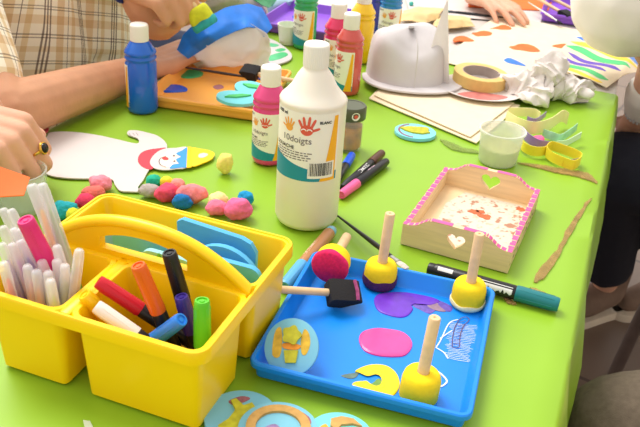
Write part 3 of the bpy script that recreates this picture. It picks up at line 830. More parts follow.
# ------------------------------------------------------------------ pens and markers
def marker(label, top, low, L, r, capc, bodyc, caplen=0.055, group=None, kind='marker', plug=None, graphic=None, tip_ring=None, cat='marker'):
    """capped marker: the cap end is at top, the axis runs through low"""
    top = Vector(top); low = Vector(low); d = (top-low).normalized()
    t = thing(kind, label, cat, top - d*L, 0, group); face_dir(t, d)
    mb = mat('pen_%d_%d_%d' % bodyc, bodyc, 0.35, var=0.03); mc = mat('pen_%d_%d_%d' % capc, capc, 0.33, var=0.03)
    bm = B(); axis_lathe(bm, [(0, 0), (r*0.80, 0), (r*0.86, 0.001), (r*0.88, 0.008), (r, 0.010), (r, L-caplen-0.002), (r*0.9, L-caplen), (0, L-caplen)], 22)
    build('barrel', bm, mb, t, angle=35)
    bm = B(); axis_lathe(bm, [(0, L-caplen-0.0005), (r*1.06, L-caplen-0.0005), (r*1.08, L-caplen+0.001), (r*0.98, L-0.004), (r*0.94, L-0.0012), (r*0.86, L), (r*0.66, L), (r*0.62, L-0.0012), (r*0.34, L-0.0012), (r*0.30, L-0.0004), (0, L-0.0004)], 22)
    for i in range(6):
        a = 2*PI*i/6
        tube(bm, [(L-caplen+0.004, r*1.03*math.cos(a), r*1.03*math.sin(a)), (L-0.006, r*0.97*math.cos(a), r*0.97*math.sin(a))], r*0.07, n=5)
    build('cap', bm, mc, t, angle=35)
    if plug:
        bm = B(); axis_lathe(bm, [(0, -0.0005), (r*0.7, -0.0005), (r*0.84, 0.0), (r*0.9, 0.004), (r*0.9, 0.0075), (0, 0.0075)], 18); build('end_plug', bm, mat('pen_%d_%d_%d' % plug, plug, 0.35, var=0.03), t)
    if graphic: graphic(t, L, r, caplen)
    return t

def print_band(col, x0, x1, a0, a1, wave=0.0):
    """printed motif on the barrel: x along the pen, a = angle about it (0 = up)"""
    def g(t, L, r, cl):
        bm = B(); n = 24; m_ = 8; rows = []
        for i in range(n+1):
            x = x0 + (x1-x0)*i/n
            lo, hi = a0, a1 - wave*(0.5+0.5*math.sin(i*2.4))*(1 if i % 2 else .4)
            rows.append([bm.verts.new((x, -(r+0.0002)*math.sin(lo+(hi-lo)*j/m_), (r+0.0002)*math.cos(lo+(hi-lo)*j/m_))) for j in range(m_+1)])
        for a, b in zip(rows, rows[1:]):
            for j in range(m_): bm.faces.new((a[j], a[j+1], b[j+1], b[j]))
        build('print', bm, mat('pen_print_%d_%d_%d' % col, col, 0.45, var=0.02), t)
    return g
def graphics(*gs):
    def g(*a):
        for x in gs: x(*a)
    return g
def pen_scribble(x0, x1, h, col, a=0.5):
    """a row of blurred, unreadable print strokes along the barrel"""
    def g(t, L, r, cl):
        bm = B(); rnd = random.Random(int(x0*1e4)); x = x0
        while x < x1:
            w = rnd.uniform(.0012, .0030); hh = h*rnd.uniform(.55, 1.0)
            q = [bm.verts.new((px, -(r+.0003)*math.sin(a+s_*hh/r), (r+.0003)*math.cos(a+s_*hh/r))) for px, s_ in ((x, -.5), (x+w, -.5), (x+w, .5), (x, .5))]
            bm.faces.new(q); x += w + rnd.uniform(.0004, .0012)
        build('print', bm, mat('pen_print_%d_%d_%d' % col, col, 0.45, var=0.02), t, smooth=False)
    return g

# markers standing in the right front bin
G = 'paint markers standing in the front bin of the caddy'
BLK = (26, 24, 28)
marker('red-capped black marker leaning right, behind the white-capped one', cad(.1275,.041,.106), cad(.022,.074,.026), .139, .0066, (206, 22, 44), BLK, .045, G)
marker('yellow-capped marker leaning in the corner left of the red cap', (-0.1994, 0.5580, 0.1009), (-0.1439, 0.5778, 0.0080), .105, .0066, (255, 204, 20), BLK, .045, G)
marker('white-capped black marker leaning low across the front rim of the bin', cad(.1147,.0187,.098), cad(.020,.030,.040), .111, .0064, (236, 226, 214), BLK, .042, G)
marker('orange-capped black marker leaning tall in the middle of the bin', (-0.1488, 0.5510, 0.1400), (-0.1092, 0.5588, 0.0080), .138, .0068, (232, 100, 24), BLK, .050, G)
marker('all black marker standing upright behind the orange-capped one', (-0.1284, 0.5784, 0.1371), (-0.1016, 0.5847, 0.0080), .132, .0068, (28, 27, 30), (20, 20, 22), .050, G)
marker('dark violet-capped marker standing between the blue and green caps', (-0.1148, 0.5586, 0.1057), (-0.0934, 0.5587, 0.0080), .100, .0064, (58, 40, 132), BLK, .038, G)
marker('blue-capped marker lying slanted over the front rim, in front of the violet cap', cad(.038,.030,.101), cad(.112,.031,.018), .117, .0066, (44, 128, 224), BLK, .045, G)
marker('bright green-capped marker standing at the right end of the bin', (-0.0933, 0.5392, 0.1175), (-0.0918, 0.5287, 0.0080), .110, .0070, (92, 196, 38), BLK, .045, G)

# thin felt pens with translucent caps in the left front bin
def felt(label, top, base, L, col, group, r=0.0047, frost=True, cl=0.075):
    top = Vector(top); base = Vector(base); d = (top-base).normalized()
    t = thing('felt_pen', label, 'pen', top-d*L, 0, group); face_dir(t, d)
    mc = mat('felt_%d_%d_%d' % col, col, 0.4, var=0.03)
    bm = B(); axis_lathe(bm, [(0, 0), (r*0.8, 0), (r*0.92, 0.001), (r*0.92, L-cl+0.002), (r*0.86, L-cl+0.003), (r*0.82, L-cl*.66), (r*0.55, L-cl*.46), (r*0.36, L-cl*.38), (r*0.30, L-cl*.33), (0, L-cl*.30)], 14)
    build('barrel', bm, mc, t, angle=40)
    bm = B(); axis_lathe(bm, [(r, L-cl), (r*1.04, L-cl+0.001), (r*0.98, L-0.006), (r*0.9, L-0.0022), (r*0.68, L-0.0006), (r*0.4, L), (r*0.36, L-0.0006), (0, L-0.0006)], 16)
    for i in range(5):
        a = 2*PI*i/5
        tube(bm, [(L-cl+0.003, r*1.0*math.cos(a), r*1.0*math.sin(a)), (L-0.008, r*0.95*math.cos(a), r*0.95*math.sin(a))], r*0.08, n=4)
    build('cap', bm, M_pen_cap, t, angle=40)
FG = 'felt pens with translucent caps in the left bin'
felt('tall felt pen with yellow ink showing inside, leaning beside the green one', (-0.2637, 0.6300, 0.1664), (-0.2185, 0.6196, 0.0080), .165, (250, 196, 30), FG, r=.0056, cl=.085)
felt('tall felt pen with green ink showing inside, right of the yellow one', (-0.2565, 0.6351, 0.1653), (-0.2128, 0.6114, 0.0080), .165, (110, 176, 56), FG, r=.0056, cl=.085)
PENS = [
 ('frosted cap felt pen with a brown barrel, rightmost and tilted right', (-0.2067, 0.5781, 0.1337), (-0.2309, 0.5794, 0.0080), (176,140,112)),
 ('frosted cap felt pen leaning left just behind the brown one', (-0.2326, 0.5926, 0.1267), (-0.2154, 0.5975, 0.0080), (224,196,196)),
 ('frosted cap felt pen with pink-white barrel right of the shortest caps', (-0.2457, 0.5967, 0.1168), (-0.2198, 0.6032, 0.0080), (230,190,200)),
 ('short frosted cap felt pen in the middle of the front pack', (-0.2449, 0.5856, 0.1143), (-0.2280, 0.5943, 0.0080), (206,206,214)),
 ('short frosted cap felt pen nestled right of the middle one', (-0.2318, 0.5867, 0.1156), (-0.2233, 0.5896, 0.0080), (196,206,196)),
 ('frosted cap felt pen with green-grey barrel before the brown one', (-0.2216, 0.5799, 0.1156), (-0.2303, 0.5845, 0.0080), (150,170,130)),
 ('frosted cap felt pen with mint green ink, near the front rim', (-0.2344, 0.5723, 0.1121), (-0.2397, 0.5845, 0.0080), (90,190,140)),
 ('frosted cap felt pen with lime barrel slanting right along the front rim', (-0.2278, 0.5583, 0.1137), (-0.2259, 0.5662, 0.0080), (150,186,40)),
 ('frosted cap felt pen with salmon ink, third from the front left', (-0.2450, 0.5724, 0.1122), (-0.2480, 0.5852, 0.0080), (232,150,140)),
 ('frosted cap felt pen with rose ink, second from the front left', (-0.2541, 0.5762, 0.1144), (-0.2537, 0.5871, 0.0080), (222,140,150)),
 ('frosted cap felt pen with red ink slanting at the front left', (-0.2708, 0.5671, 0.1220), (-0.2669, 0.5820, 0.0080), (222,50,60)),
 ('frosted cap felt pen with violet ink behind the red one', (-0.2741, 0.5951, 0.1238), (-0.2517, 0.5991, 0.0080), (176,80,170)),
 ('frosted cap felt pen with dark blue ink left of the middle', (-0.2712, 0.6057, 0.1210), (-0.2372, 0.6048, 0.0080), (60,80,170)),
 ('frosted cap felt pen with pale violet ink at the far left', (-0.2808, 0.5901, 0.1262), (-0.2666, 0.6051, 0.0080), (160,130,190)),
 ('frosted cap felt pen with grey ink, upper left of the pack', (-0.2846, 0.6246, 0.1213), (-0.2397, 0.6193, 0.0080), (206,196,200)),
 ('frosted cap felt pen with purple ink leaning at the upper left', (-0.2810, 0.6267, 0.1195), (-0.2318, 0.6209, 0.0080), (140,70,150)),
 ('tallest frosted cap felt pen beside the big pink marker', (-0.2610, 0.6122, 0.1264), (-0.2242, 0.6120, 0.0080), (150,150,200)),
 ('frosted cap felt pen at the far left edge behind the others', (-0.2989, 0.6411, 0.1322), (-0.2549, 0.6339, 0.0080), (224,210,214)),
 ('frosted cap felt pen leaning left behind the far left group', (-0.2904, 0.6386, 0.1335), (-0.2438, 0.6323, 0.0080), (228,200,210)),
 ('frosted cap felt pen with peach ink, far left and low', (-0.2869, 0.6099, 0.1317), (-0.2656, 0.6206, 0.0080), (236,180,150)),
]
for label, top, base, col in PENS:
    felt(label, top, base, (Vector(top)-Vector(base)).length, col, FG, cl=0.062)
marker('big pink capped marker leaning among the felt pens', (-0.2567, 0.5912, 0.1520), (-0.2201, 0.6117, 0.0080), .150, .0080, (226, 44, 122), (226, 44, 122), .060, None)

# foam shapes standing in the back bin
def foam_plate(label, c, outline, m, lean, yaw, th=0.006, cat='foam plate', group=None, extra=None):
    t = thing('foam_plate', label, cat, c, 0, group)
    t.rotation_euler = (lean, 0, yaw)
    bm = B(); prism(bm, outline, -th/2, th/2, bev=0.001); upright(bm, 0)
    o = build('plate', bm, m, t, angle=35)
    if extra:
        nm, ol, mm = extra
        bm = B(); prism(bm, ol, th/2, th/2+0.003); upright(bm, 0); build(nm, bm, mm, t, angle=35)
    return t
def shift(o, x, z): return [(a+x, b+z) for a, b in o]
FB = 'foam shapes stored in the back bin of the caddy'
yb = -CA
def star_leaf(s, n=7):
    return [(s*(1 if i % 2 == 0 else 0.62)*math.cos(2*PI*i/(2*n)+.3), s*(1 if i % 2 == 0 else 0.62)*math.sin(2*PI*i/(2*n)+.3)) for i in range(2*n)]
foam_plate('bright blue foam plate with a clipped corner, rearmost in the back bin', cad(0.075, 0.176, 0.016), shift([(-0.046, -0.04), (0.040, -0.04), (0.042, 0.03), (0.036, 0.040), (0.026, 0.044), (-0.040, 0.049), (-0.046, 0.045)], 0, 0.042), M_foam_sky, 0.05, yb, group=FB)
foam_plate('round blue foam disc standing between the two blue plates in the bin', cad(0.060, 0.158, 0.018), [(0.040*math.cos(a), 0.041+0.040*math.sin(a)) for a in [2*PI*i/32 for i in range(32)]], M_foam_sky, 0.05, yb, group=FB)
foam_plate('sky blue foam plate with rounded corners, frontmost at the right of the back bin', cad(0.044, 0.142, 0.018), shift(rrect(0.062, 0.070, 0.011), 0, 0.042), M_foam_sky, 0.06, yb, group=FB)
foam_plate('small bright green foam leaf in front of the frontmost blue plate', cad(0.030, 0.127, 0.068), star_leaf(0.016), M_foam_green, 0.1, yb, th=0.005, group=FB)
foam_plate('light blue foam plate seen through the left of the handle hole', cad(0.150, 0.150, 0.010), shift(rrect(0.064, 0.082, 0.010), 0, 0.041), mat('powder_blue_foam', (110, 196, 216), 0.7, var=0.03), 0.05, yb, group=FB)
foam_plate('pale teal foam plate with a green triangle seen through the handle hole', cad(0.106, 0.128, 0.012), shift(rrect(0.060, 0.080, 0.012), 0, 0.041), M_foam_pale, 0.04, yb, group=FB, extra=None)
foam_plate('small green foam triangle leaning on the pale teal plate in the bin', cad(0.118, 0.1215, 0.074), [(-0.010, -0.01), (0.012, -0.01), (0.004, 0.020)], M_foam_green, 0.04, yb, th=0.004, group=FB)
bm = B(); ribbon(bm, [tuple(cad(0.205, 0.115, 0.075)), tuple(cad(0.200, 0.140, 0.084)), tuple(cad(0.180, 0.162, 0.0855)), tuple(cad(0.145, 0.170, 0.083)), tuple(cad(0.105, 0.172, 0.075))], 0.035, 0.0012, (0, 0, 1))
for v in bm.verts: v.co.z -= 0.0165
tag(build('paper_strip', bm, M_foam_pale), 'pale paper strip curving inside the left of the back bin', 'paper strip')

# ------------------------------------------------------------------ markers lying on the cloth
def flat_r(p, r): return (p[0], p[1], r)
marker('large black paint marker with a teal cap lying right of the blue tray', (0.2732, 0.7288, 0.0085), (0.1349, 0.7835, 0.0085), .152, .0085, (16, 116, 122), BLK, .048, None, graphic=graphics(print_band((226, 224, 220), 0.012, 0.030, 0.3, 0.9), print_band((226, 226, 222), 0.050, 0.100, 0.75, 1.6, 0.55), print_band((226, 226, 222), 0.045, 0.100, 0.45, 0.55)), plug=(26, 24, 28))
marker('light blue and brown paint marker lying between the caddy and blue tray', (-0.0339, 0.7255, 0.0078), (0.0107, 0.8428, 0.0078), .142, .0078, (96, 176, 222), (186, 130, 84), .050, None, plug=(120, 190, 220), graphic=pen_scribble(0.042, 0.076, 0.006, (232, 196, 168), .5))
marker('blue-capped marker nearest the big white bottle of the three back markers', (0.0419, 1.0900, 0.0062), (0.0219, 1.0088, 0.0062), .125, .0062, (24, 88, 220), BLK, .040, 'markers lying behind the big white bottle')
marker('black marker with a dark brown cap, middle of the three markers behind the bottle', (0.0879, 1.1043, 0.0066), (0.0266, 0.9716, 0.0066), .140, .0066, (92, 54, 36), BLK, .042, 'markers lying behind the big white bottle', graphic=pen_scribble(0.050, 0.078, 0.006, (226, 224, 222), .4))
marker('black marker with a bright pink cap, right of the three markers behind the bottle', (0.0268, 0.9568, 0.0066), (0.0945, 1.0769, 0.0066), .136, .0066, (240, 96, 156), BLK, .044, 'markers lying behind the big white bottle', graphic=pen_scribble(0.036, 0.056, 0.003, (220, 190, 205), .3))

# ------------------------------------------------------------------ brushes
def brush(label, tail, head, L, r, hcol, ferr, bristle_m, flat=0.5, bl=0.018, fl_=0.016, sag=0.0):
    tail = Vector(tail); head = Vector(head); d = (head-tail).normalized()
    t = thing('paintbrush', label, 'paintbrush', tail, 0); face_dir(t, d)
    mh = mat('brush_%d_%d_%d' % hcol, hcol, 0.3, var=0.03, coat=0.3); mf = mat('ferrule_%d_%d_%d' % ferr, ferr, 0.3, metal=0.7)
    x1 = L-bl-fl_
    bm = B(); axis_lathe(bm, [(0, 0), (r*.35, 0.001), (r*.5, x1*.2), (r*1.0, x1*.75), (r*0.8, x1), (0, x1)], 14); build('handle', bm, mh, t)
    bm = B(); tube(bm, [(x1-.001, 0, 0), (x1+fl_*.5, 0, 0), (x1+fl_, 0, 0)], [r*.85, r*.95, r*1.15], n=14, flat=0.7); build('ferrule', bm, mf, t)
    bm = B(); tube(bm, [(x1+fl_, 0, 0), (x1+fl_+bl*.4, 0, 0), (x1+fl_+bl*.85, 0, 0), (L, 0, 0)], [r*1.1, r*1.35, r*1.2, r*.8], n=14, flat=flat)
    build('bristles', bm, bristle_m, t)
    return t
M_br_white = mat('pale_bristles', (206, 196, 186), 0.9, var=0.2, vscale=300)
brush('black-handled paintbrush with pale bristles lying behind the blue tray', (0.0183, 0.9095, 0.0040), (0.1054, 0.7546, 0.0235), .175, .0033, (24, 22, 24), (178, 178, 178), M_br_white, 0.4)
brush('thin black paintbrush with a blue tip laid across the orange tray', (-0.3166, 1.3808, 0.0270), (-0.1514, 1.3777, 0.0140), .195, .0026, (40, 24, 30), (196, 186, 196), mat('blue_dipped_bristles', (86, 86, 160), 0.6, var=0.2), 0.6)
brush('paintbrush with a black handle and grey-green head lying by the far hand', (0.4313, 1.9709, 0.0040), (0.2789, 1.9948, 0.0040), .175, .0038, (34, 34, 40), (90, 90, 96), mat('dark_teal_bristles', (40, 96, 96), 0.7, var=0.2), 0.5, bl=.03)
def foam_brush(label, hand_, tip, L, w, m_h, col=None, paint=None, wl=0.032, roll=0.0):
    """wedge of foam on a wooden dowel"""
    a = Vector(hand_); b = Vector(tip); d = (b-a).normalized()
    t = thing('foam_brush', label, 'foam brush', a, 0); face_dir(t, d)
    if roll: t.rotation_quaternion = t.rotation_quaternion @ Quaternion((1, 0, 0), roll)
    bm = B(); axis_lathe(bm, [(0, 0), (.0035, .0005), (.0042, .002), (.0042, L-wl+.002), (0, L-wl+.002)], 14); build('handle', bm, m_h, t)
    bm = B(); x0, x1 = L-wl, L
    bm2 = bmesh.new(); prism(bm2, [(x0, -.007), (x0+.004, -.009), (x1-.018, -.009), (x1, .004), (x1, .007), (x1-.006, .009), (x0+.004, .009), (x0, .007)], -w/2, w/2, bev=.0008)
    for v in bm2.verts: x, z, y = v.co; v.co = Vector((x, y, z))
    merge(bm, bm2); build('foam_wedge', bm, M_foam_black, t, angle=35)
    if paint:
        bm = B(); tube(bm, [(x1-.006, -w/2+.001, .0088), (x1-.005, 0, .0092), (x1-.006, w/2-.001, .0088)], .0022, n=6); build('paint_streak', bm, paint, t)
    return t
foam_brush('black foam brush with wooden handle resting on the left rim of the blue tray', (-0.0442, 0.6795, 0.0360), (0.0423, 0.7100, 0.0160), .100, .026, M_dowel, paint=mat('pink_streak', (150, 60, 110), 0.5, var=.3, vscale=200), wl=.036, roll=0.5)
foam_brush('black foam brush end lying at the right corner of the orange tray', (-0.0435, 1.3354, 0.0260), (-0.1314, 1.3583, 0.0280), .12, .030, M_dowel, wl=.032, roll=-0.2)
FBG = 'foam brushes lying in the far right purple tray'
foam_brush('foam brush with a pale handle, nearer of the two in the far right purple tray', (0.5024, 2.0887, 0.0400), (0.5801, 1.9691, 0.0180), .150, .026, M_dowel, wl=.034)['group'] = FBG
foam_brush('foam brush with a pale handle, farther of the two in the far right purple tray', (0.5476, 2.0811, 0.0400), (0.6196, 2.0174, 0.0180), .150, .026, M_dowel, wl=.034)['group'] = FBG
brush('thin white-handled paintbrush at the left corner of the far right purple tray', (0.4901, 2.0426, 0.0300), (0.5413, 1.9386, 0.0160), .14, .003, (226, 216, 200), (180, 180, 180), M_foam_black, 0.6)

# ------------------------------------------------------------------ round foam stampers with dowel handles
def stamper(label, base, axis, h=0.029, r=0.0185, hl=0.062, face=None, face_h=0.006, sm=None):
    t = thing('foam_stamper', label, 'stamper', base, 0, 'round foam stampers with dowel handles'); up_dir(t, axis)
    bm = B(); lathe(bm, [(0, 0), (r-.001, 0), (r, .0015), (r*1.0, h*.55), (r*.99, h*.70), (r*.93, h*.86), (r*.82, h*.96), (r*.66, h), (.006, h), (.005, h-.004), (0, h-.004)], 36)
    build('sponge', bm, sm or M_sponge_y, t, angle=60)
    if face:
        bm = B(); lathe(bm, [(0, -.0010), (r-.001, -.0010), (r+.0006, .001)] + [(r+.0009+.0006*math.sin(i), .001+(face_h-.001)*i/3) for i in range(1, 4)] + [(r*.95, face_h)], 36)
        for v in bm.verts:
            if v.co.z > face_h*.9: v.co.z += .0010*math.sin(5*math.atan2(v.co.y, v.co.x))
        build('painted_face', bm, face, t, angle=60)
    bm = B(); lathe(bm, [(0, h-.006), (.0056, h-.006), (.0056, h+hl-.001), (.0048, h+hl), (.0016, h+hl), (.0012, h+hl-.001), (0, h+hl-.001)], 20); build('handle', bm, M_dowel, t)
    return t
M_pur_sp = mat('purple_painted_sponge', (72, 30, 84), 0.8, var=.2, vscale=200, bump=.6, bscale=500)
M_wht_sp = mat('cream_painted_sponge', (240, 232, 180), 0.85, var=.1, vscale=200, bump=.5, bscale=500)
stamper('yellow foam stamper with dark purple painted base at the back of the blue tray', (0.0731, 0.7522, 0.0045), (.035, 0.02, 1), face=M_pur_sp, face_h=.011)
stamper('yellow foam stamper with cream-white base in the right back corner of the tray', (0.1706, 0.7253, 0.0045), (0.0, 0.02, 1), hl=.060, face=M_wht_sp, face_h=.006)
stamper('plain yellow foam stamper at the near right corner of the blue tray', (0.1044, 0.5678, 0.0045), (.05, 0.05, 1), hl=.060)
stamper('yellow foam stamper lying on its side with its hot pink face towards the camera', (0.0144, 0.7351, 0.0310), (.26, .92, .02), h=.026, r=.0200, hl=.046, face=M_sponge_p, face_h=.006)

# ------------------------------------------------------------------ foam coasters with glued shapes
def coaster(label, c, R, m, normal=(0, 0, 1), yaw=0.0, shape=None, sm=None, extras=(), sy=1.0, group='round foam printing plates'):
    t = thing('printing_plate', label, 'foam disc', c, 0, group)
    q = Vector((0, 0, 1)).rotation_difference(Vector(normal).normalized()) @ Quaternion((0, 0, 1), yaw)
    t.rotation_mode = 'QUATERNION'; t.rotation_quaternion = q
    bm = B(); prism(bm, [(R*math.cos(a), R*sy*math.sin(a)) for a in [2*PI*i/48 for i in range(48)]], 0, .0055, bev=.0009); build('disc', bm, m, t, angle=35)
    for nm, o, mm, h in ([('glued_shape', shape, sm, .0025)] if shape else []) + list(extras):
        bm = B(); prism(bm, [(p.x, p.y) for p in closed_spline([(x, y, 0) for x, y in o], 3)] if nm == 'smudge' else o, .0050, .0055+h, bev=.0); build(nm, bm, mm, t, angle=35)
    return t
def flower(s, n=6, c=(0, 0)):
    return [(c[0]+s*(1+.12*math.cos(n*a))*math.cos(a), c[1]+s*(1+.12*math.cos(n*a))*math.sin(a)) for a in [2*PI*i/48 for i in range(48)]]
def arc_shape(r, w, a0, a1, n=24):
    o = [((r+w)*math.cos(a0+(a1-a0)*i/n), (r+w)*math.sin(a0+(a1-a0)*i/n)) for i in range(n+1)]
    return o + [((r-w)*math.cos(a0+(a1-a0)*i/n), (r-w)*math.sin(a0+(a1-a0)*i/n)) for i in range(n, -1, -1)]
M_ysmudge = mat('yellow_orange_smudge', (218, 176, 52), 0.6, var=.25, vscale=150)
M_rsmudge = mat('reddish_smudge', (150, 92, 104), 0.6, var=.3, vscale=150)
cn = Vector((-.12, -.62, .80)).normalized()
coaster('blue foam disc with a yellow-green flower pot, tilted on the tray rim', (-0.0174, 0.6006, 0.0240), .0262, M_foam_blue, cn, 0.0, flower(.0088, 5, (0, .011)), M_foam_olive, [
    ('smudge', [(-.018, -.008), (-.011, -.010), (-.009, .002), (-.010, .016), (-.013, .019), (-.017, .012)], M_ysmudge, .0004), ('smudge', [(.010, -.006), (.014, -.008), (.018, .001), (.017, .012), (.012, .017), (.009, .006)], M_ysmudge, .0004), ('smudge', [(-.007, -.002), (.006, -.003), (.009, .001), (.002, .003), (-.008, .003)], mat('orange_smudge', (236, 150, 40), .6, var=.2), .0006),
    ('glued_shape', [(-.007, -.004), (.007, -.004), (.005, -.016), (-.005, -.016)], M_foam_olive, .0025)], sy=1.08)
coaster('blue foam disc with a yellow figure, leftmost of the three at the bottom edge', (-0.0569, 0.5244, 0.0000), .033, M_foam_blue, (0, 0, 1), .3, [(-.024, -.022), (-.008, -.020), (-.002, -.008), (.006, .002), (.014, .006), (.012, .012), (.004, .010), (-.001, .020), (-.006, .019), (-.004, .006), (-.012, -.004), (-.022, -.010)], M_foam_olive, [
    ('smudge', [(-.008, .020), (.004, .024), (.012, .020), (.006, .016), (-.004, .014)], M_rsmudge, .0004)])
coaster('blue foam disc with a tan horseshoe shape, middle of the three at the bottom edge', (-0.0225, 0.5060, 0.0058), .035, M_foam_blue, (0, .05, 1), -.2, arc_shape(.024, .0042, -.35, PI+.5), M_foam_tan, [
    ('smudge', [(-.012, -.004), (-.004, .004), (.004, -.002), (.008, -.010), (-.002, -.008), (-.010, -.012)], mat('lilac_smudge', (150, 120, 170), 0.6, var=.25, vscale=200), .0004),
    ('smudge', [(.010, .028), (.022, .022), (.026, .014), (.020, .018), (.012, .024)], M_rsmudge, .0004)])
coaster('blue foam disc with a tan curved shape, rightmost of the three at the bottom edge', (0.0312, 0.5077, 0.0000), .030, M_foam_aqua, (0, 0, 1), .2, [(-.004, .020), (.006, .022), (.016, .018), (.022, .008), (.014, .012), (.004, .012), (-.002, .006), (-.006, .012)], M_foam_tan, [
    ('smudge', [(-.018, .010), (-.010, .016), (-.008, .010), (-.012, .002), (-.018, .004)], M_ysmudge, .0004)])
coaster('small blue foam disc with a yellow fish shape lying alone on the cloth', (0.1462, 1.2033, 0.0000), .034, mat('baby_blue_foam', (132, 212, 232), .7, var=.03), (0, 0, 1), -.1, [(-.026, .004), (-.012, .012), (.004, .014), (.018, .016), (.022, .010), (.020, .002), (.024, -.004), (.012, -.012), (-.004, -.012), (-.016, -.006)], M_foam_olive, [('smudge', arc_shape(.027, .0015, 2.0, 4.6), M_rsmudge, .0006)], sy=.92)
coaster('aqua foam disc with green shapes, nearer of two on the orange tray corner', (-0.1533, 1.2348, 0.0240), .033, M_foam_aqua, (.10, -.05, 1), 0.2, [(-.020, -.006), (.000, -.004), (.018, .004), (.026, .010), (.010, .010), (-.012, .002)], M_foam_green and mat('mint_green_foam', (84, 198, 112), .7, var=.06), sy=.8)
coaster('aqua foam disc with green shapes, farther of two on the orange tray corner', (-0.1317, 1.2806, 0.0245), .032, M_foam_aqua, (.05, -.10, 1), -.5, [(-.020, .000), (-.006, -.004), (.012, .006), (.022, .012), (.006, .014), (-.010, .008)], mat('mint_green_foam', (84, 198, 112), .7, var=.06), sy=.8)

# ------------------------------------------------------------------ caps, fabric, paper
def cap_hat(label, c, yaw, rx, ry, h, m, brim_pts, brim_m, brim_z=0.004, dent=0.0):
    t = thing('sun_cap', label, 'cap', c, yaw)
    bm = B(); n, k = 48, 14; rings = []
    for j in range(k+1):
        f = j/k
        s = (1-f**7)**(1/2.8) if f < 1 else 0
        s = 1.0 if j == 0 else s*(1-.07*f)
        row = []
        for i in range(n):
            a = 2*PI*i/n
            w = 1 + .02*math.sin(3*a+1)*f + .012*math.sin(7*a+2*f) + .05*noise.noise(Vector((math.cos(a)*2.2, math.sin(a)*2.2, f*2.5)))*f
            x, y = rx*s*w*math.cos(a), ry*s*w*math.sin(a)
            z = h*f*(1 + .05*math.sin(a*2))
            dd = math.exp(-((x-.01)**2+(y+ry*.75)**2)/(2*.028**2))
            z += .006*noise.noise(Vector((x*30, y*30, 1)))*f
            z -= dent*dd*f; y += dent*.9*dd*(f if f < .8 else .8)
            row.append(bm.verts.new((x, y, z+.002)))
        rings.append(row)
    for a, b in zip(rings, rings[1:]):
        for i in range(n): bm.faces.new((a[i], a[(i+1) % n], b[(i+1) % n], b[i]))
    bm.faces.new(rings[-1])
    bmesh.ops.remove_doubles(bm, verts=bm.verts, dist=.0004)
    build('crown', bm, m, t, angle=70)
    bm = B(); lathe(bm, [(0, 0), (.006, .0005), (.005, .004), (0, .006)], 14, (0, 0, h*1.0)); build('top_button', bm, m, t)
    for a0 in (2.65, 4.9, 0.6):
        bm = B(); tube(bm, [(rx*1.004*(1-f**7)**(1/2.8)*(1-.07*f)*math.cos(a0), ry*1.004*(1-f**7)**(1/2.8)*(1-.07*f)*math.sin(a0), h*f*(1+.05*math.sin(a0*2))+.0024) for f in [i/14 for i in range(14)]], .0011, n=6)
        build('seam', bm, M_seam, t)
    if brim_pts:
        bm = B(); prism(bm, [(p.x, p.y) for p in closed_spline([(x, y, 0) for x, y in brim_pts], 6)], brim_z, brim_z+.0035, bev=.0012)
        for v in bm.verts: v.co.z += -.35*max(0, abs(v.co.x)-.04)**1.6*.4
        build('brim', bm, brim_m, t, angle=40)
    return t
M_seam = mat('cap_seam', (206, 200, 198), .9, var=.02)
cap_hat('white cotton cap standing crown up with its brim to the camera, on cream cloth', (0.1434, 1.4534, 0.0080), math.radians(-2), .076, .074, .098, M_white_cloth,
        [(-.082, -.010), (-.074, -.054), (-.040, -.086), (.020, -.094), (.075, -.076), (.108, -.030), (.112, .004), (.06, .01), (0, -.02), (-.06, -.01)], M_white_cloth, dent=.03)
# pointed white paper standing against the cap
bm = B()
A0, A1, A2, A3 = (Vector(p) for p in ((0.1776, 1.4180, 0.0618), (0.1985, 1.4180, 0.1735), (0.2232, 1.4180, 0.0148), (0.2033, 1.4180, 0.0094)))
def S_(u, v):
    p = A0*(1-u)*(1-v) + A1*u*(1-v) + A2*u*v + A3*(1-u)*v
    return p + Vector((0, .010*math.sin(PI*u), 0))
sheet(bm, S_, 12, 12, .0008)
tag(build('paper_sheet', bm, M_thin, angle=60), 'pointed white paper sheet standing against the right side of the cap', 'paper')

# cap being painted blue, held by the man in plaid
hb_ = thing('sun_cap', 'crumpled white cap whose brim is being painted bright blue by the man', 'cap', (0, 0, 0))
def soft(name, quads, m, par, cuts=3, wr=.004, seed=0.0):
    """closed soft cloth form from a coarse grid of points, subdivided and wrinkled"""
    bm = B(); R_ = [[bm.verts.new(p) for p in row] for row in quads]
    for a, b in zip(R_, R_[1:]):
        for i in range(len(a)-1): bm.faces.new((a[i], a[i+1], b[i+1], b[i]))
    for _ in range(cuts):
        bmesh.ops.subdivide_edges(bm, edges=bm.edges[:], cuts=1, use_grid_fill=True, smooth=0.1)
    for v in bm.verts:
        q = v.co*40 + Vector((seed, 0, 0))
        v.co += wr*Vector((noise.noise(q), noise.noise(q+Vector((7, 0, 0))), noise.noise(q+Vector((0, 9, 0)))))
    bmesh.ops.solidify(bm, geom=bm.faces[:], thickness=.0016)
    return build(name, bm, m, par, angle=80)
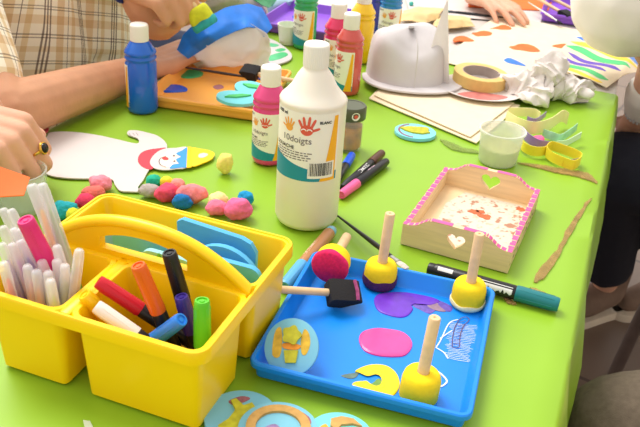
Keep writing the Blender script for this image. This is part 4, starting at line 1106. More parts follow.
soft('crown', [
    [(-0.2692, 1.4116, 0.0300), (-0.2274, 1.3848, 0.0680), (-0.1917, 1.4136, 0.0880), (-0.1505, 1.4359, 0.0940), (-0.1216, 1.4504, 0.0750)],
    [(-0.2613, 1.4082, 0.0240), (-0.2179, 1.3928, 0.0400), (-0.1757, 1.4055, 0.0580), (-0.1426, 1.4348, 0.0780), (-0.1165, 1.4641, 0.0520)],
    [(-0.2509, 1.4232, 0.0140), (-0.2137, 1.4135, 0.0220), (-0.1680, 1.4050, 0.0360), (-0.1387, 1.4215, 0.0520), (-0.1164, 1.4715, 0.0300)],
    [(-0.2430, 1.4430, 0.0040), (-0.2070, 1.4452, 0.0040), (-0.1639, 1.4374, 0.0040), (-0.1384, 1.4489, 0.0040), (-0.1240, 1.5002, 0.0040)]], thin_paper('thin_white_cotton', (240, 236, 232)), hb_, 3, .007)
soft('brim', [
    [(-0.2807, 1.3875, 0.0520), (-0.2709, 1.3960, 0.0780), (-0.2426, 1.4021, 0.1040), (-0.2043, 1.4498, 0.1160), (-0.1664, 1.4891, 0.1180), (-0.1387, 1.4985, 0.1100), (-0.1164, 1.4741, 0.0800)],
    [(-0.2663, 1.3777, 0.0450), (-0.2530, 1.3860, 0.0620), (-0.2226, 1.3783, 0.0850), (-0.1888, 1.4182, 0.0980), (-0.1627, 1.4437, 0.1040), (-0.1417, 1.4575, 0.0980), (-0.1241, 1.4563, 0.0750)],
    [(-0.2602, 1.3833, 0.0380), (-0.2394, 1.3910, 0.0540), (-0.2097, 1.3876, 0.0740), (-0.1803, 1.4106, 0.0860), (-0.1580, 1.4213, 0.0920), (-0.1433, 1.4391, 0.0880), (-0.1286, 1.4462, 0.0700)]], M_skyblue_paint, hb_, 3, .002, 3)
bm = B(); prism(bm, [(p.x, p.y) for p in closed_spline([(v[0], v[1], 0) for v in [(-0.1782, 1.4908, 0.0030), (-0.1601, 1.6561, 0.0030), (-0.1225, 1.6436, 0.0030), (-0.0858, 1.5763, 0.0030), (-0.0823, 1.5253, 0.0030), (-0.1144, 1.4810, 0.0030), (-0.1500, 1.4492, 0.0030)]], 5)], .001, .004, bev=.001)
vg = build('cap_brim', bm, M_white_cloth, angle=40)
tag(vg, 'flat white cap brim dabbed with green paint, right of the blue painted cap', 'cap brim')
def dab(parent, name, m, pts, z, h=.0006):
    bm = B(); puddle(bm, [(p.x, p.y) for p in closed_spline(pts, 4)], z, h)
    return build(name, bm, m, parent)
dab(vg, 'green_dab', M_green_paint, [(-0.1424, 1.6072, 0.0040), (-0.1314, 1.6239, 0.0040), (-0.1116, 1.6147, 0.0040), (-0.1207, 1.5986, 0.0040)], .0038)
dab(vg, 'green_dab', M_green_paint, [(-0.1302, 1.5237, 0.0040), (-0.1167, 1.5527, 0.0040), (-0.0977, 1.5703, 0.0040), (-0.0883, 1.5528, 0.0040), (-0.1022, 1.5239, 0.0040), (-0.1207, 1.5071, 0.0040)], .0038)
dab(vg, 'green_dab', M_green_paint, [(-0.1170, 1.5791, 0.0040), (-0.1038, 1.5958, 0.0040), (-0.0947, 1.5845, 0.0040), (-0.1078, 1.5679, 0.0040)], .0038)
# further cap at the very top edge
h2 = thing('sun_cap', 'white cap with a green patch lying at the top edge behind the blue brim', 'cap', (0, 0, 0))
soft('crown', [
    [(-0.2814, 1.7175, 0.0600), (-0.2398, 1.6702, 0.1000), (-0.2004, 1.6573, 0.1100), (-0.1690, 1.7223, 0.0800)],
    [(-0.2788, 1.7281, 0.0400), (-0.2360, 1.6739, 0.0700), (-0.2005, 1.6612, 0.0800), (-0.1629, 1.7567, 0.0500)],
    [(-0.2816, 1.7727, 0.0100), (-0.2442, 1.7660, 0.0100), (-0.2028, 1.7606, 0.0100), (-0.1530, 1.8078, 0.0100)]], M_white_cloth, h2, 3, .003, 8)
soft('green_patch', [[(-0.1801, 1.7035, 0.0880), (-0.1640, 1.7600, 0.0800), (-0.1474, 1.8301, 0.0600)], [(-0.1759, 1.7084, 0.0700), (-0.1591, 1.7613, 0.0580), (-0.1371, 1.8237, 0.0440)], [(-0.1605, 1.7323, 0.0520), (-0.1477, 1.7651, 0.0400), (-0.1438, 1.7991, 0.0360)]], M_green_paint, h2, 2, .001, 4)
tag(soft('fabric_piece', [[(-0.1650, 1.9297, 0.0300), (-0.1380, 1.9579, 0.0300), (-0.1029, 1.9483, 0.0300)], [(-0.1625, 1.8559, 0.0200), (-0.1317, 1.8832, 0.0200), (-0.1048, 1.9099, 0.0200)], [(-0.1564, 1.8466, 0.0040), (-0.1348, 1.8704, 0.0040), (-0.1139, 1.9130, 0.0040)]], mat('grey_blue_fabric', (150, 176, 196), .9, var=.1), None, 2, .003, 5), 'grey-blue fabric scrap at the top edge left of the purple tray', 'fabric')

# cream cotton bags stacked under the cap
def und(S, amp, f, seed):
    def g(u, v):
        p = Vector(S(u, v)); p.z += amp*(0.5+0.5*noise.noise(Vector((p.x*f+seed, p.y*f, seed)))); return p
    return g
for i, (cs, lab) in enumerate((
    ([(0.2432, 1.1782, 0.0010), (0.0729, 1.3456, 0.0010), (0.1204, 1.4798, 0.0010), (0.3495, 1.3664, 0.0010)], 'cream cotton bag at the bottom of the stack under the white cap'),
    ([(0.2351, 1.1940, 0.0040), (0.0819, 1.3546, 0.0040), (0.1320, 1.4854, 0.0040), (0.3380, 1.3664, 0.0040)], 'cream cotton bag on top of the stack under the white cap'))):
    cs = [(c[0], c[1], .0006 + .0035*i) for c in cs]
    bm = B(); sheet(bm, und(bilinear(*cs), .0015, 14, i*3.1), 24, 24, .0016)
    o = tag(build('cotton_bag', bm, M_canvas), lab, 'cotton bag', 'cream cotton bags under the cap')
# large cream cloth with orange fish prints
fc = [(0.2253, 1.5924, 0.0000), (0.4131, 2.0087, 0.0000), (0.6841, 1.8612, 0.0000), (0.4447, 1.4614, 0.0000)]
S1 = und(bilinear(*[(c[0], c[1], .0006) for c in fc]), .002, 9, 2.0)
bm = B(); sheet(bm, S1, 30, 30, .0012)
fish_cloth = tag(build('printed_cloth', bm, M_canvas2), 'large cream cotton cloth printed with orange fish on the far table', 'cloth')
def print_on(parent, name, m, pts, z=.0036):
    bm = B(); prism(bm, [(p.x, p.y) for p in closed_spline(pts, 4)], z-.0022, z)
    return build(name, bm, m, parent)
print_on(fish_cloth, 'fish_print', M_orange_fish, [(0.2692, 1.7482, 0.0030), (0.2789, 1.7737, 0.0030), (0.2964, 1.7859, 0.0030), (0.3103, 1.7699, 0.0030), (0.3171, 1.7524, 0.0030), (0.2979, 1.7439, 0.0030), (0.2822, 1.7438, 0.0030), (0.2721, 1.7337, 0.0030)])
print_on(fish_cloth, 'fish_print', M_orange_fish, [(0.3210, 1.8161, 0.0030), (0.3312, 1.8227, 0.0030), (0.3476, 1.8392, 0.0030), (0.3616, 1.8387, 0.0030), (0.3694, 1.8284, 0.0030), (0.3614, 1.8063, 0.0030), (0.3416, 1.7973, 0.0030), (0.3272, 1.7937, 0.0030)])
print_on(fish_cloth, 'fish_print', M_orange_fish, [(0.3698, 1.8616, 0.0030), (0.3875, 1.8831, 0.0030), (0.4081, 1.9057, 0.0030), (0.4227, 1.8923, 0.0030), (0.4213, 1.8707, 0.0030), (0.3981, 1.8605, 0.0030), (0.3822, 1.8648, 0.0030)])
print_on(fish_cloth, 'fish_print', M_orange_fish, [(0.3914, 1.7258, 0.0030), (0.4044, 1.7363, 0.0030), (0.4214, 1.7554, 0.0030), (0.4396, 1.7561, 0.0030), (0.4522, 1.7405, 0.0030), (0.4569, 1.7089, 0.0030), (0.4353, 1.7002, 0.0030), (0.4167, 1.7065, 0.0030), (0.3996, 1.7096, 0.0030)])
print_on(fish_cloth, 'fish_print', M_orange_fish, [(0.4943, 1.7581, 0.0030), (0.5114, 1.7736, 0.0030), (0.5317, 1.7824, 0.0030), (0.5404, 1.7619, 0.0030), (0.5409, 1.7362, 0.0030), (0.5270, 1.7438, 0.0030), (0.5074, 1.7465, 0.0030)])
print_on(fish_cloth, 'print_streak', M_skyblue_paint, [(0.3639, 1.6284, 0.0030), (0.3774, 1.6449, 0.0030), (0.3914, 1.6281, 0.0030), (0.4047, 1.5985, 0.0030), (0.3886, 1.6012, 0.0030), (0.3692, 1.6098, 0.0030)])
# striped cloth lying over it and drooping over the table edge
st = [(0.5718, 1.8493, 0.0000), (0.7028, 1.7158, 0.0000), (0.5426, 1.4929, 0.0000), (0.4512, 1.6179, 0.0000)]
def S2(u, v):
    p = bilinear(*[(c[0], c[1], .0055) for c in st])(u, v)
    p.z += .002*math.sin(7*u+3*v)
    s_ = p.x*TC - p.y*TS
    if s_ > .04: p.z -= 1.3*(s_-.04)**1.2
    return p
bm = B(); sheet(bm, S2, 30, 24, .0012)
stripe = tag(build('striped_cloth', bm, M_canvas2), 'cream cloth painted with wavy blue, yellow, green and purple stripes at the table edge', 'cloth')
for nm, m, v0, v1, u0, u1 in (('blue_stripe', M_skyblue_paint, .00, .13, .02, .99), ('yellow_stripe', mat('stripe_yellow', (248, 214, 70), .8, var=.05), .17, .29, .02, .97), ('green_stripe', mat('stripe_green', (86, 196, 124), .8, var=.05), .35, .49, .02, .94),
        ('purple_stripe', mat('stripe_purple', (110, 84, 188), .8, var=.05), .55, .63, .12, .92), ('purple_stripe', mat('stripe_purple', (110, 84, 188), .8, var=.05), .68, .75, .05, .78), ('green_stripe', mat('stripe_green', (86, 196, 124), .8, var=.05), .80, .89, .10, .92), ('yellow_stripe', mat('stripe_yellow', (248, 214, 70), .8, var=.05), .92, .99, .2, .9)):
    bm = B()
    def S3(a, b):
        u = u0+(u1-u0)*a
        sh = .03*math.sin(u*9+v0*8)
        tp = min(1, 6*a+.15, 6*(1-a)+.15)
        v = (v0+v1)/2 + (b-.5)*(v1-v0)*tp + sh*(1 if v0 > .02 else .3)
        p = S2(u, min(.995, max(.005, v))); p.z += .0013; return p
    sheet(bm, S3, 24, 3, .0004)
    build(nm, bm, m, stripe)
def S4(u, v):
    a = bilinear(*[(c[0], c[1], .002) for c in [(0.5358, 1.5257, 0.0000), (0.6418, 1.6478, 0.0000), (0.7268, 1.7214, 0.0000), (0.6470, 1.6104, 0.0000)]])(u, v)
    return a
# crumpled tan paper pieces by the far hand
for i, (lab, rows) in enumerate((
   ('crumpled cream paper scrap behind the white cap, left of its point', [[(0.1504, 1.8527, 0.0060), (0.1816, 1.8420, 0.0160), (0.2107, 1.8471, 0.0120), (0.2442, 1.8951, 0.0060)], [(0.1561, 1.8848, 0.0120), (0.1874, 1.8769, 0.0260), (0.2218, 1.8835, 0.0220), (0.2564, 1.9303, 0.0120)], [(0.1718, 1.9744, 0.0040), (0.2064, 1.9823, 0.0120), (0.2373, 1.9891, 0.0100), (0.2757, 2.0132, 0.0040)]]),
   ('crumpled tan paper scrap behind the standing paper point', [[(0.2298, 1.8384, 0.0040), (0.2548, 1.8156, 0.0100), (0.2893, 1.8329, 0.0100), (0.3333, 1.8739, 0.0040)], [(0.2348, 1.8536, 0.0120), (0.2642, 1.8352, 0.0240), (0.2955, 1.8581, 0.0200), (0.3305, 1.8934, 0.0080)], [(0.2587, 1.9424, 0.0040), (0.2857, 1.9292, 0.0120), (0.3162, 1.9342, 0.0080), (0.3317, 1.9349, 0.0040)]]))):
    tag(soft('crumpled_paper', rows, mat('tan_paper', (226, 196, 140), .85, var=.08), None, 3, .004, i*5.0), lab, 'paper scrap')
bm = B(); blob(bm, (0, 0, .006), (.006, .006, .006), 0, sub=3)
tag(build('wooden_bead', bm, mat('teal_bead', (70, 184, 170), .4, var=.05), None, (0.1937, 2.0350, 0.0000)), 'small round teal bead at the top edge behind the white cap', 'bead')
bm = B(); sheet(bm, bilinear(*[(c[0], c[1], .002) for c in [(0.3431, 2.0574, 0.0000), (0.5549, 2.0769, 0.0000), (0.6603, 2.3983, 0.0000), (0.3847, 2.3371, 0.0000)]]), 6, 6, .002)
tag(build('foam_sheet', bm, mat('orange_foam_sheet', (240, 118, 52), .8, var=.05)), 'orange foam sheet lying under the far hand at the top edge', 'foam sheet')
bm = B(); sheet(bm, bilinear(*[(c[0], c[1], .0006) for c in [(0.1861, 1.9558, 0.0000), (0.5079, 1.9515, 0.0000), (0.5788, 2.1871, 0.0000), (0.1827, 2.1577, 0.0000)]]), 6, 6, .0006)
tag(build('paper_sheet', bm, M_card), 'white paper sheet lying under the far hand and brush', 'paper')

# masking tape on a paint-smeared plate, tissue
pl = thing('paper_plate', 'white paper plate with dried red paint under the masking tape', 'plate', (0.2843, 1.4159, 0.0065))
bm = B(); lathe(bm, [(0, .0015), (.060, .0015), (.072, .006), (.080, .008), (.0805, .0088), (.072, .007), (.060, .0026), (0, .0026)], 48)
for v in bm.verts: v.co.y *= .92
build('dish', bm, M_card, pl)
bm = B(); puddle(bm, [(p.x, p.y) for p in closed_spline([(-.05, -.035, 0), (-.02, -.052, 0), (.02, -.050, 0), (.045, -.03, 0), (.02, -.02, 0), (-.02, -.015, 0)], 5)], .0026, .0008); build('red_smear', bm, mat('rosy_dried_paint', (206, 120, 112), .7, var=.25, vscale=60), pl)
tp = thing('masking_tape', 'roll of yellowish masking tape lying on the paint-smeared plate', 'tape', (0.2848, 1.4501, 0.0100)); tp.scale = (.93,)*3; tp.rotation_euler = (.03, .03, .4)
bm = B(); lathe(bm, [(.0385, .0), (.0545, .0), (.0555, .001), (.0555, .023), (.0545, .024), (.0385, .024), (.0385, .0)], 64); build('tape_roll', bm, M_tape, tp, angle=35)
bm = B(); lathe(bm, [(.0368, .0002), (.0385, .0002), (.0385, .0242), (.0368, .0242), (.0368, .0002)], 64); build('core', bm, M_core, tp, angle=35)

bm = B()
def crump(bm, c, r, seed, yaw=0):
    """crushed paper: sharp folds thrown up by warped ridge noise"""
    t = bmesh.new(); bmesh.ops.create_icosphere(t, subdivisions=6, radius=1)
    for v in t.verts:
        d = v.co.normalized(); q = Vector((d.x*r[0], d.y*r[1], d.z*r[2]))
        w = noise.noise(q*20+Vector((seed, 0, 0))); w2 = noise.noise(q*20+Vector((0, seed, 5)))
        k = abs(noise.noise(Vector((q.x*30, q.y*18, q.z*18))+Vector((w*1.2, w2*1.2, seed))))
        k2 = abs(noise.noise(Vector((q.x*75, q.y*40, q.z*40))+Vector((w2*2, seed, w*2))))
        v.co = q*(1.18-.85*k-.28*k2)
    Mx = Matrix.Translation(c) @ Matrix.Rotation(yaw, 4, 'Z')
    for v in t.verts:
        v.co = Mx @ v.co
        v.co.z = max(.002, v.co.z)
    merge(bm, t)
cb = Vector((0.4012, 1.4202, 0.0000))
crump(bm, Vector((-.034, .0, .022)), (.052, .034, .030), 1.0, -.5)
crump(bm, Vector((.008, .014, .040)), (.046, .030, .042), 5.0, .9)
crump(bm, Vector((.046, .004, .018)), (.050, .036, .026), 9.0, -.3)
crump(bm, Vector((-.020, -.030, .016)), (.034, .036, .020), 13.0, .7)
tag(build('crumpled_tissue', bm, M_tissue, None, cb, angle=30), 'heap of crumpled greyish white tissue right of the masking tape', 'tissue')

# water cup
cu = thing('plastic_cup', 'frosted plastic cup of cloudy water behind the wooden tray', 'cup', (0.2682, 1.1205, 0.0000))
bm = B(); lathe(bm, [(0, .0008), (.0275, 0), (.029, .002), (.0335, .050), (.0358, .0505), (.0364, .052), (.0358, .0538), (.0335, .0538), (.0325, .050), (.0280, .0028), (0, .0018)], 44); build('cup_wall', bm, M_frost, cu, angle=50)
bm = B(); lathe(bm, [(0, .003), (.0276, .003), (.0300, .026), (0, .026)], 36); build('cloudy_water', bm, mat('cloudy_water', (222, 206, 140), .2, alpha=.7, var=.2, vscale=60), cu, angle=50)
c2 = thing('plastic_cup', 'small pale cup at the corner of the left purple tray, beside the green bottle', 'cup', (-0.0947, 1.6460, 0.0000))
bm = B(); lathe(bm, [(0, .0008), (.018, 0), (.019, .002), (.0235, .040), (.0240, .041), (.0225, .041), (.0178, .003), (0, .002)], 32); build('cup_wall', bm, M_cap, c2, angle=50)
bm = B(); lathe(bm, [(0, .0202), (.0198, .0202), (.0204, .026), (0, .026)], 24); build('pale_water', bm, mat('pale_green_water', (220, 232, 200), .2), c2)

# plastic ribbons
GR = 'curled ribbon offcuts beside the tissue'
def rib(label, pts, w, m, wdir=(0, 0, 1), nm='ribbon'):
    bm = B(); ribbon(bm, pts, w, .0009, wdir)
    return tag(build(nm, bm, m, angle=60), label, 'ribbon', GR)
M_ry = mat('yellow_ribbon', (246, 222, 60), .35, var=.05, vscale=50); M_rp = mat('pale_yellow_ribbon', (250, 238, 170), .4, var=.03)
M_rv = mat('lilac_ribbon', (150, 120, 186), .35, var=.05); M_rg = mat('mint_ribbon', (170, 222, 190), .3, var=.2, vscale=60)
M_rgr = mat('grey_lilac_ribbon', (152, 134, 146), .4, var=.08)
rib('yellow ribbon loop nearest the camera, lying like an open ring', [(0.3663, 1.1105, 0.0110), (0.3528, 1.1263, 0.0110), (0.3474, 1.1454, 0.0120), (0.3585, 1.1621, 0.0140), (0.3748, 1.1557, 0.0130), (0.3923, 1.1420, 0.0120), (0.3981, 1.1268, 0.0110), (0.3820, 1.1046, 0.0100), (0.3666, 1.1116, 0.0105)], .016, M_ry)
rib('grey-lilac ribbon inside the yellow loop', [(0.3541, 1.1499, 0.0070), (0.3646, 1.1331, 0.0070), (0.3805, 1.1213, 0.0070), (0.3983, 1.1306, 0.0075)], .009, M_rgr)
rib('yellow ribbon curl in front of the lilac strip, behind the cup', [(0.3137, 1.1826, 0.0100), (0.3151, 1.1572, 0.0110), (0.3274, 1.1463, 0.0100), (0.3448, 1.1472, 0.0110), (0.3616, 1.1671, 0.0120)], .016, M_ry)
rib('lilac ribbon strip curving between cup and pink scrap', [(0.3211, 1.2108, 0.0160), (0.3269, 1.1879, 0.0140), (0.3400, 1.1710, 0.0120), (0.3566, 1.1662, 0.0120)], .016, M_rv)
rib('broad pale yellow ribbon arching over the heap', [(0.3045, 1.2682, 0.0160), (0.3173, 1.2302, 0.0200), (0.3401, 1.2128, 0.0220), (0.3714, 1.2357, 0.0220), (0.4010, 1.2766, 0.0220), (0.4134, 1.2801, 0.0160)], .022, M_rp)
rib('short pale ribbon end at the left of the ribbon heap', [(0.3108, 1.2872, 0.0180), (0.3297, 1.2809, 0.0220), (0.3552, 1.2863, 0.0200), (0.3636, 1.2747, 0.0180)], .016, M_rp)
rib('little lilac ribbon scrap on top of the pale yellow one', [(0.3386, 1.2609, 0.0180), (0.3512, 1.2497, 0.0200), (0.3774, 1.2910, 0.0180)], .010, M_rv)
rib('mint green shiny ribbon in the middle of the heap', [(0.3574, 1.2162, 0.0130), (0.3686, 1.2013, 0.0150), (0.3819, 1.2002, 0.0130), (0.4032, 1.2270, 0.0120), (0.4213, 1.2488, 0.0150)], .014, M_rg)
rib('pale mint ribbon end pointing right, lowest of the green ones', [(0.3724, 1.1835, 0.0090), (0.3895, 1.1883, 0.0100), (0.4048, 1.2003, 0.0130), (0.4186, 1.2123, 0.0160)], .011, mat('pale_mint_ribbon', (214, 240, 208), .3))
bm = B(); blob(bm, (0, 0, .006), (.009, .012, .007), .25, 90, 3, 2); tag(build('foam_scrap', bm, mat('pink_scrap', (240, 100, 150), .7, var=.1), None, (0.3457, 1.1916, 0.0050)), 'pink scrap lying between the lilac and yellow ribbons', 'scrap')

# ------------------------------------------------------------------ coloured maize puffs
PG = 'coloured maize puffs scattered behind the caddy'
def puff(label, c, r, col, seed, yaw=0.0):
    bm = B(); blob(bm, (0, 0, r[2]*.92), r, .20, 70, 4, seed)
    for v in bm.verts: v.co.z = max(v.co.z, 0)
    m = mat('puff_%d_%d_%d' % col, col, .9, var=.12, vscale=200, bump=.8, bscale=300)
    tag(build('maize_puff', bm, m, None, c, rot=(0, 0, yaw), angle=80), label, 'puff', PG)
puff('light pink puff lying on the edge of the white clown card', (-0.2963, 0.9329, 0.0000), (.015,.012,.011), (244,140,156), 1)
puff('coral puff between the light pink and the red puff by the caddy corner', (-0.2975, 0.9042, 0.0000), (.015,.011,.011), (226,112,100), 2)
puff('red-pink puff nearest the caddy corner below the coral one', (-0.3014, 0.8817, 0.0000), (.012,.010,.010), (226,60,96), 3)
puff('large teal puff behind the pens at the left of the caddy', (-0.3181, 0.8530, 0.0000), (.016,.012,.012), (30,160,170), 4, .3)
puff('yellow-green puff half hidden behind the caddy handle', (-0.3043, 0.8449, 0.0000), (.010,.010,.010), (206,206,40), 14)
puff('teal-green puff behind the grey one, next to the clown card', (-0.2284, 0.9497, 0.0000), (.0105,.010,.010), (30,176,140), 5)
puff('grey puff pressed between the clown card and the red puff', (-0.2280, 0.9235, 0.0000), (.015,.010,.010), (178,166,160), 6)
puff('crimson puff in the middle of the row behind the caddy', (-0.2030, 0.9189, 0.0000), (.017,.012,.012), (232,74,104), 7, .5)
puff('small yellow puff tucked behind the crimson one', (-0.2106, 0.9495, 0.0000), (.0095,.010,.010), (248,212,50), 8)
puff('small peach puff tucked between yellow and long pink puffs', (-0.1943, 0.9433, 0.0000), (.010,.010,.011), (240,150,140), 15)
puff('long light pink puff at the right end of the row behind the caddy', (-0.1721, 0.9180, 0.0000), (.020,.013,.0135), (246,136,140), 9)
puff('dark blue puff nearest the caddy rim in the row', (-0.1795, 0.9003, 0.0000), (.014,.009,.010), (18,110,176), 10, -.2)
puff('pale yellow puff alone right of the clown hat', (-0.1399, 1.0107, 0.0000), (.0115,.011,.016), (250,226,120), 11)
puff('cream puff resting behind the flat pink one', (-0.1336, 0.9101, 0.0000), (.014,.012,.011), (250,222,150), 12)
puff('flat pink puff just behind the caddy rim, left of the big pink one', (-0.1335, 0.8911, 0.0000), (.015,.011,.010), (246,120,150), 16)
puff('big bright pink knobbly puff below the blue one', (-0.1040, 0.8849, 0.0000), (.0175,.014,.015), (246,110,160), 13)
puff('sky blue puff rightmost, behind the big pink one', (-0.0995, 0.9236, 0.0000), (.011,.010,.010), (24,150,206), 17)

# ------------------------------------------------------------------ clown card
ck = thing('clown_cutout', 'flat white cardboard clown cut-out with a painted head, red collar and yellow hat', 'cut-out', (0, 0, 0))
def cardpart(name, m, pts, z0, z1, sm=True):
    bm = B(); q = closed_spline(pts, 4) if sm else [Vector(p) for p in pts]
    prism(bm, [(p.x, p.y) for p in q], z0, z1); return build(name, bm, m, ck, angle=35)
cardpart('body', M_card, [(-0.4202, 1.0840, 0.0000), (-0.4207, 1.0991, 0.0000), (-0.4045, 1.1059, 0.0000), (-0.3771, 1.1071, 0.0000), (-0.3447, 1.1015, 0.0000), (-0.3146, 1.0919, 0.0000), (-0.2834, 1.0826, 0.0000), (-0.2862, 1.1008, 0.0000), (-0.3045, 1.1127, 0.0000), (-0.3067, 1.1279, 0.0000), (-0.2932, 1.1304, 0.0000), (-0.2780, 1.1253, 0.0000), (-0.2605, 1.1169, 0.0000), (-0.2440, 1.0971, 0.0000), (-0.2359, 1.0728, 0.0000), (-0.2375, 1.0307, 0.0000), (-0.2458, 1.0028, 0.0000), (-0.2470, 0.9648, 0.0000), (-0.2488, 0.9434, 0.0000), (-0.2422, 0.9328, 0.0000), (-0.2565, 0.9305, 0.0000), (-0.2702, 0.9313, 0.0000), (-0.2811, 0.9472, 0.0000), (-0.2889, 0.9610, 0.0000), (-0.3082, 0.9609, 0.0000), (-0.3319, 0.9571, 0.0000), (-0.3563, 0.9561, 0.0000), (-0.3775, 0.9619, 0.0000), (-0.3989, 0.9836, 0.0000), (-0.4216, 1.0402, 0.0000), (-0.4242, 1.0648, 0.0000)], .0008, .0026)
cardpart('collar', mat('collar_red', (222, 64, 78), .7), [(-0.2675, 1.0222, 0.0000), (-0.2701, 1.0456, 0.0000), (-0.2633, 1.0609, 0.0000), (-0.2461, 1.0711, 0.0000), (-0.2374, 1.0726, 0.0000), (-0.2417, 1.0506, 0.0000), (-0.2431, 1.0230, 0.0000), (-0.2423, 1.0001, 0.0000), (-0.2561, 1.0043, 0.0000)], .0024, .0032)
cardpart('head', M_card, [(-0.2501, 1.0218, 0.0000), (-0.2488, 1.0493, 0.0000), (-0.2396, 1.0686, 0.0000), (-0.2228, 1.0751, 0.0000), (-0.2053, 1.0782, 0.0000), (-0.1943, 1.0179, 0.0000), (-0.2092, 1.0056, 0.0000), (-0.2252, 0.9997, 0.0000), (-0.2403, 1.0037, 0.0000)], .0024, .0036)
cardpart('hair', mat('hair_blue', (58, 150, 220), .7), [(-0.2188, 1.0545, 0.0000), (-0.2121, 1.0663, 0.0000), (-0.2053, 1.0782, 0.0000), (-0.1962, 1.0445, 0.0000), (-0.1924, 1.0150, 0.0000), (-0.2043, 1.0097, 0.0000), (-0.2175, 1.0042, 0.0000), (-0.2159, 1.0176, 0.0000), (-0.2081, 1.0222, 0.0000), (-0.2149, 1.0345, 0.0000), (-0.2097, 1.0457, 0.0000)], .0034, .0042)
cardpart('face', mat('face_pink', (248, 222, 206), .7), [(-0.2347, 1.0177, 0.0000), (-0.2374, 1.0444, 0.0000), (-0.2324, 1.0627, 0.0000), (-0.2229, 1.0679, 0.0000), (-0.2159, 1.0550, 0.0000), (-0.2176, 1.0409, 0.0000), (-0.2116, 1.0250, 0.0000), (-0.2160, 1.0110, 0.0000), (-0.2251, 1.0062, 0.0000)], .0034, .0040)
cardpart('nose', mat('nose_red', (206, 62, 60), .7), [(-0.2353, 1.0344, 0.0000), (-0.2321, 1.0401, 0.0000), (-0.2272, 1.0375, 0.0000), (-0.2255, 1.0327, 0.0000), (-0.2300, 1.0299, 0.0000)], .0038, .0046)
M_eye = mat('eye_ink', (60, 50, 60), .7)
cardpart('eye', M_eye, [(-0.2218, 1.0471, 0.0000), (-0.2200, 1.0491, 0.0000), (-0.2185, 1.0455, 0.0000), (-0.2203, 1.0439, 0.0000)], .0038, .0044)
cardpart('eye', M_eye, [(-0.2175, 1.0290, 0.0000), (-0.2157, 1.0310, 0.0000), (-0.2143, 1.0279, 0.0000), (-0.2161, 1.0259, 0.0000)], .0038, .0044)
bm = B(); tube(bm, spline([(-0.2312, 1.0434, 0.0042), (-0.2369, 1.0355, 0.0042), (-0.2373, 1.0236, 0.0042), (-0.2321, 1.0128, 0.0042), (-0.2238, 1.0076, 0.0042)], 5), .0005, n=5, flat=.5); build('smile', bm, M_eye, ck)
cardpart('hat', mat('hat_yellow', (250, 208, 24), .7), [(-0.2003, 1.0755, 0.0000), (-0.1871, 1.0778, 0.0000), (-0.1713, 1.0734, 0.0000), (-0.1631, 1.0642, 0.0000), (-0.1641, 1.0466, 0.0000), (-0.1735, 1.0314, 0.0000), (-0.1901, 1.0186, 0.0000)], .0024, .0040)
cardpart('hat_band', mat('hat_band', (246, 196, 10), .7), [(-0.2064, 1.0799, 0.0000), (-0.2005, 1.0809, 0.0000), (-0.1883, 1.0124, 0.0000), (-0.1950, 1.0096, 0.0000)], .0036, .0046, False)
cardpart('hat_shine', M_card, [(-0.1851, 1.0569, 0.0000), (-0.1787, 1.0632, 0.0000), (-0.1720, 1.0591, 0.0000), (-0.1762, 1.0480, 0.0000), (-0.1833, 1.0467, 0.0000)], .0038, .0044)
cardpart('shoe', mat('shoe_red', (232, 90, 104), .7), [(-0.4447, 1.1063, 0.0000), (-0.4440, 1.1221, 0.0000), (-0.4352, 1.1238, 0.0000), (-0.4271, 1.1134, 0.0000), (-0.4265, 1.0980, 0.0000), (-0.4368, 1.0923, 0.0000)], .0008, .0026)
cardpart('green_stub', mat('trouser_green', (70, 150, 60), .7), [(-0.4355, 1.0888, 0.0000), (-0.4255, 1.0906, 0.0000), (-0.4164, 1.0772, 0.0000), (-0.4200, 1.0656, 0.0000), (-0.4294, 1.0712, 0.0000)], .0008, .0024)
bm = B()
for k in range(3):
    o = [(-0.3039, 1.1172, 0.0028), (-0.2993, 1.1204, 0.0028), (-0.2941, 1.1214, 0.0028)][k]
    tube(bm, [Vector(o), Vector(o)+Vector((.006, -.010, 0))], .0003, n=4)
build('finger_lines', bm, M_ink_grey, ck)

# ------------------------------------------------------------------ drinking glass with a strip of orange card
gl = thing('drinking_glass', 'clear glass tumbler of water at the left edge under the ringed hand', 'glass', (-0.3798, 0.8698, 0.0000))
R0 = .036
bm = B(); lathe(bm, [(0, 0), (.028, 0), (.030, .002), (R0, .052), (R0, .054), (R0-.0012, .0548), (R0-.0024, .054), (R0-.0028, .050), (.0275, .007), (0, .006)], 48); build('glass_wall', bm, M_glass, gl, angle=50)
bm = B(); lathe(bm, [(0, .0062), (.0272, .0072), (.0318, .036), (0, .036)], 40); build('water', bm, M_water, gl, angle=50)
bm = B()
sheet(bm, bilinear((-0.3743, 0.7816, 0.0620), (-0.3414, 0.7916, 0.0620), (-0.3426, 0.8178, 0.0720), (-0.3814, 0.8188, 0.0840)), 6, 6, .0012)
tag(build('orange_card', bm, mat('orange_card', (244, 112, 40), .6, var=.05)), 'orange card strip held over the glass by the ringed hand', 'card')

# ------------------------------------------------------------------ people
def c4(p, r): return (p[0], p[1], p[2], r)
FIST = [(62, 78, 40), (64, 80, 42), (64, 80, 42), (62, 78, 40)]
RELAX = [(22, 28, 16), (20, 26, 16), (22, 28, 16), (26, 30, 18)]
FT = ((.62, .70, -.08), (.85, .35, -.06), (.93, .05, -.06))
FLAT = [(10, 14, 8), (8, 12, 8), (10, 14, 8), (14, 16, 10)]
M_plaid = plaid('beige_plaid', (252, 242, 220), (92, 68, 60), (228, 204, 170), 11, (0.35, 0.1, 0.34))
M_plaid2 = plaid('beige_plaid_sleeve', (252, 242, 220), (92, 68, 60), (228, 204, 170), 11, (0.5, 0.25, 0.2))

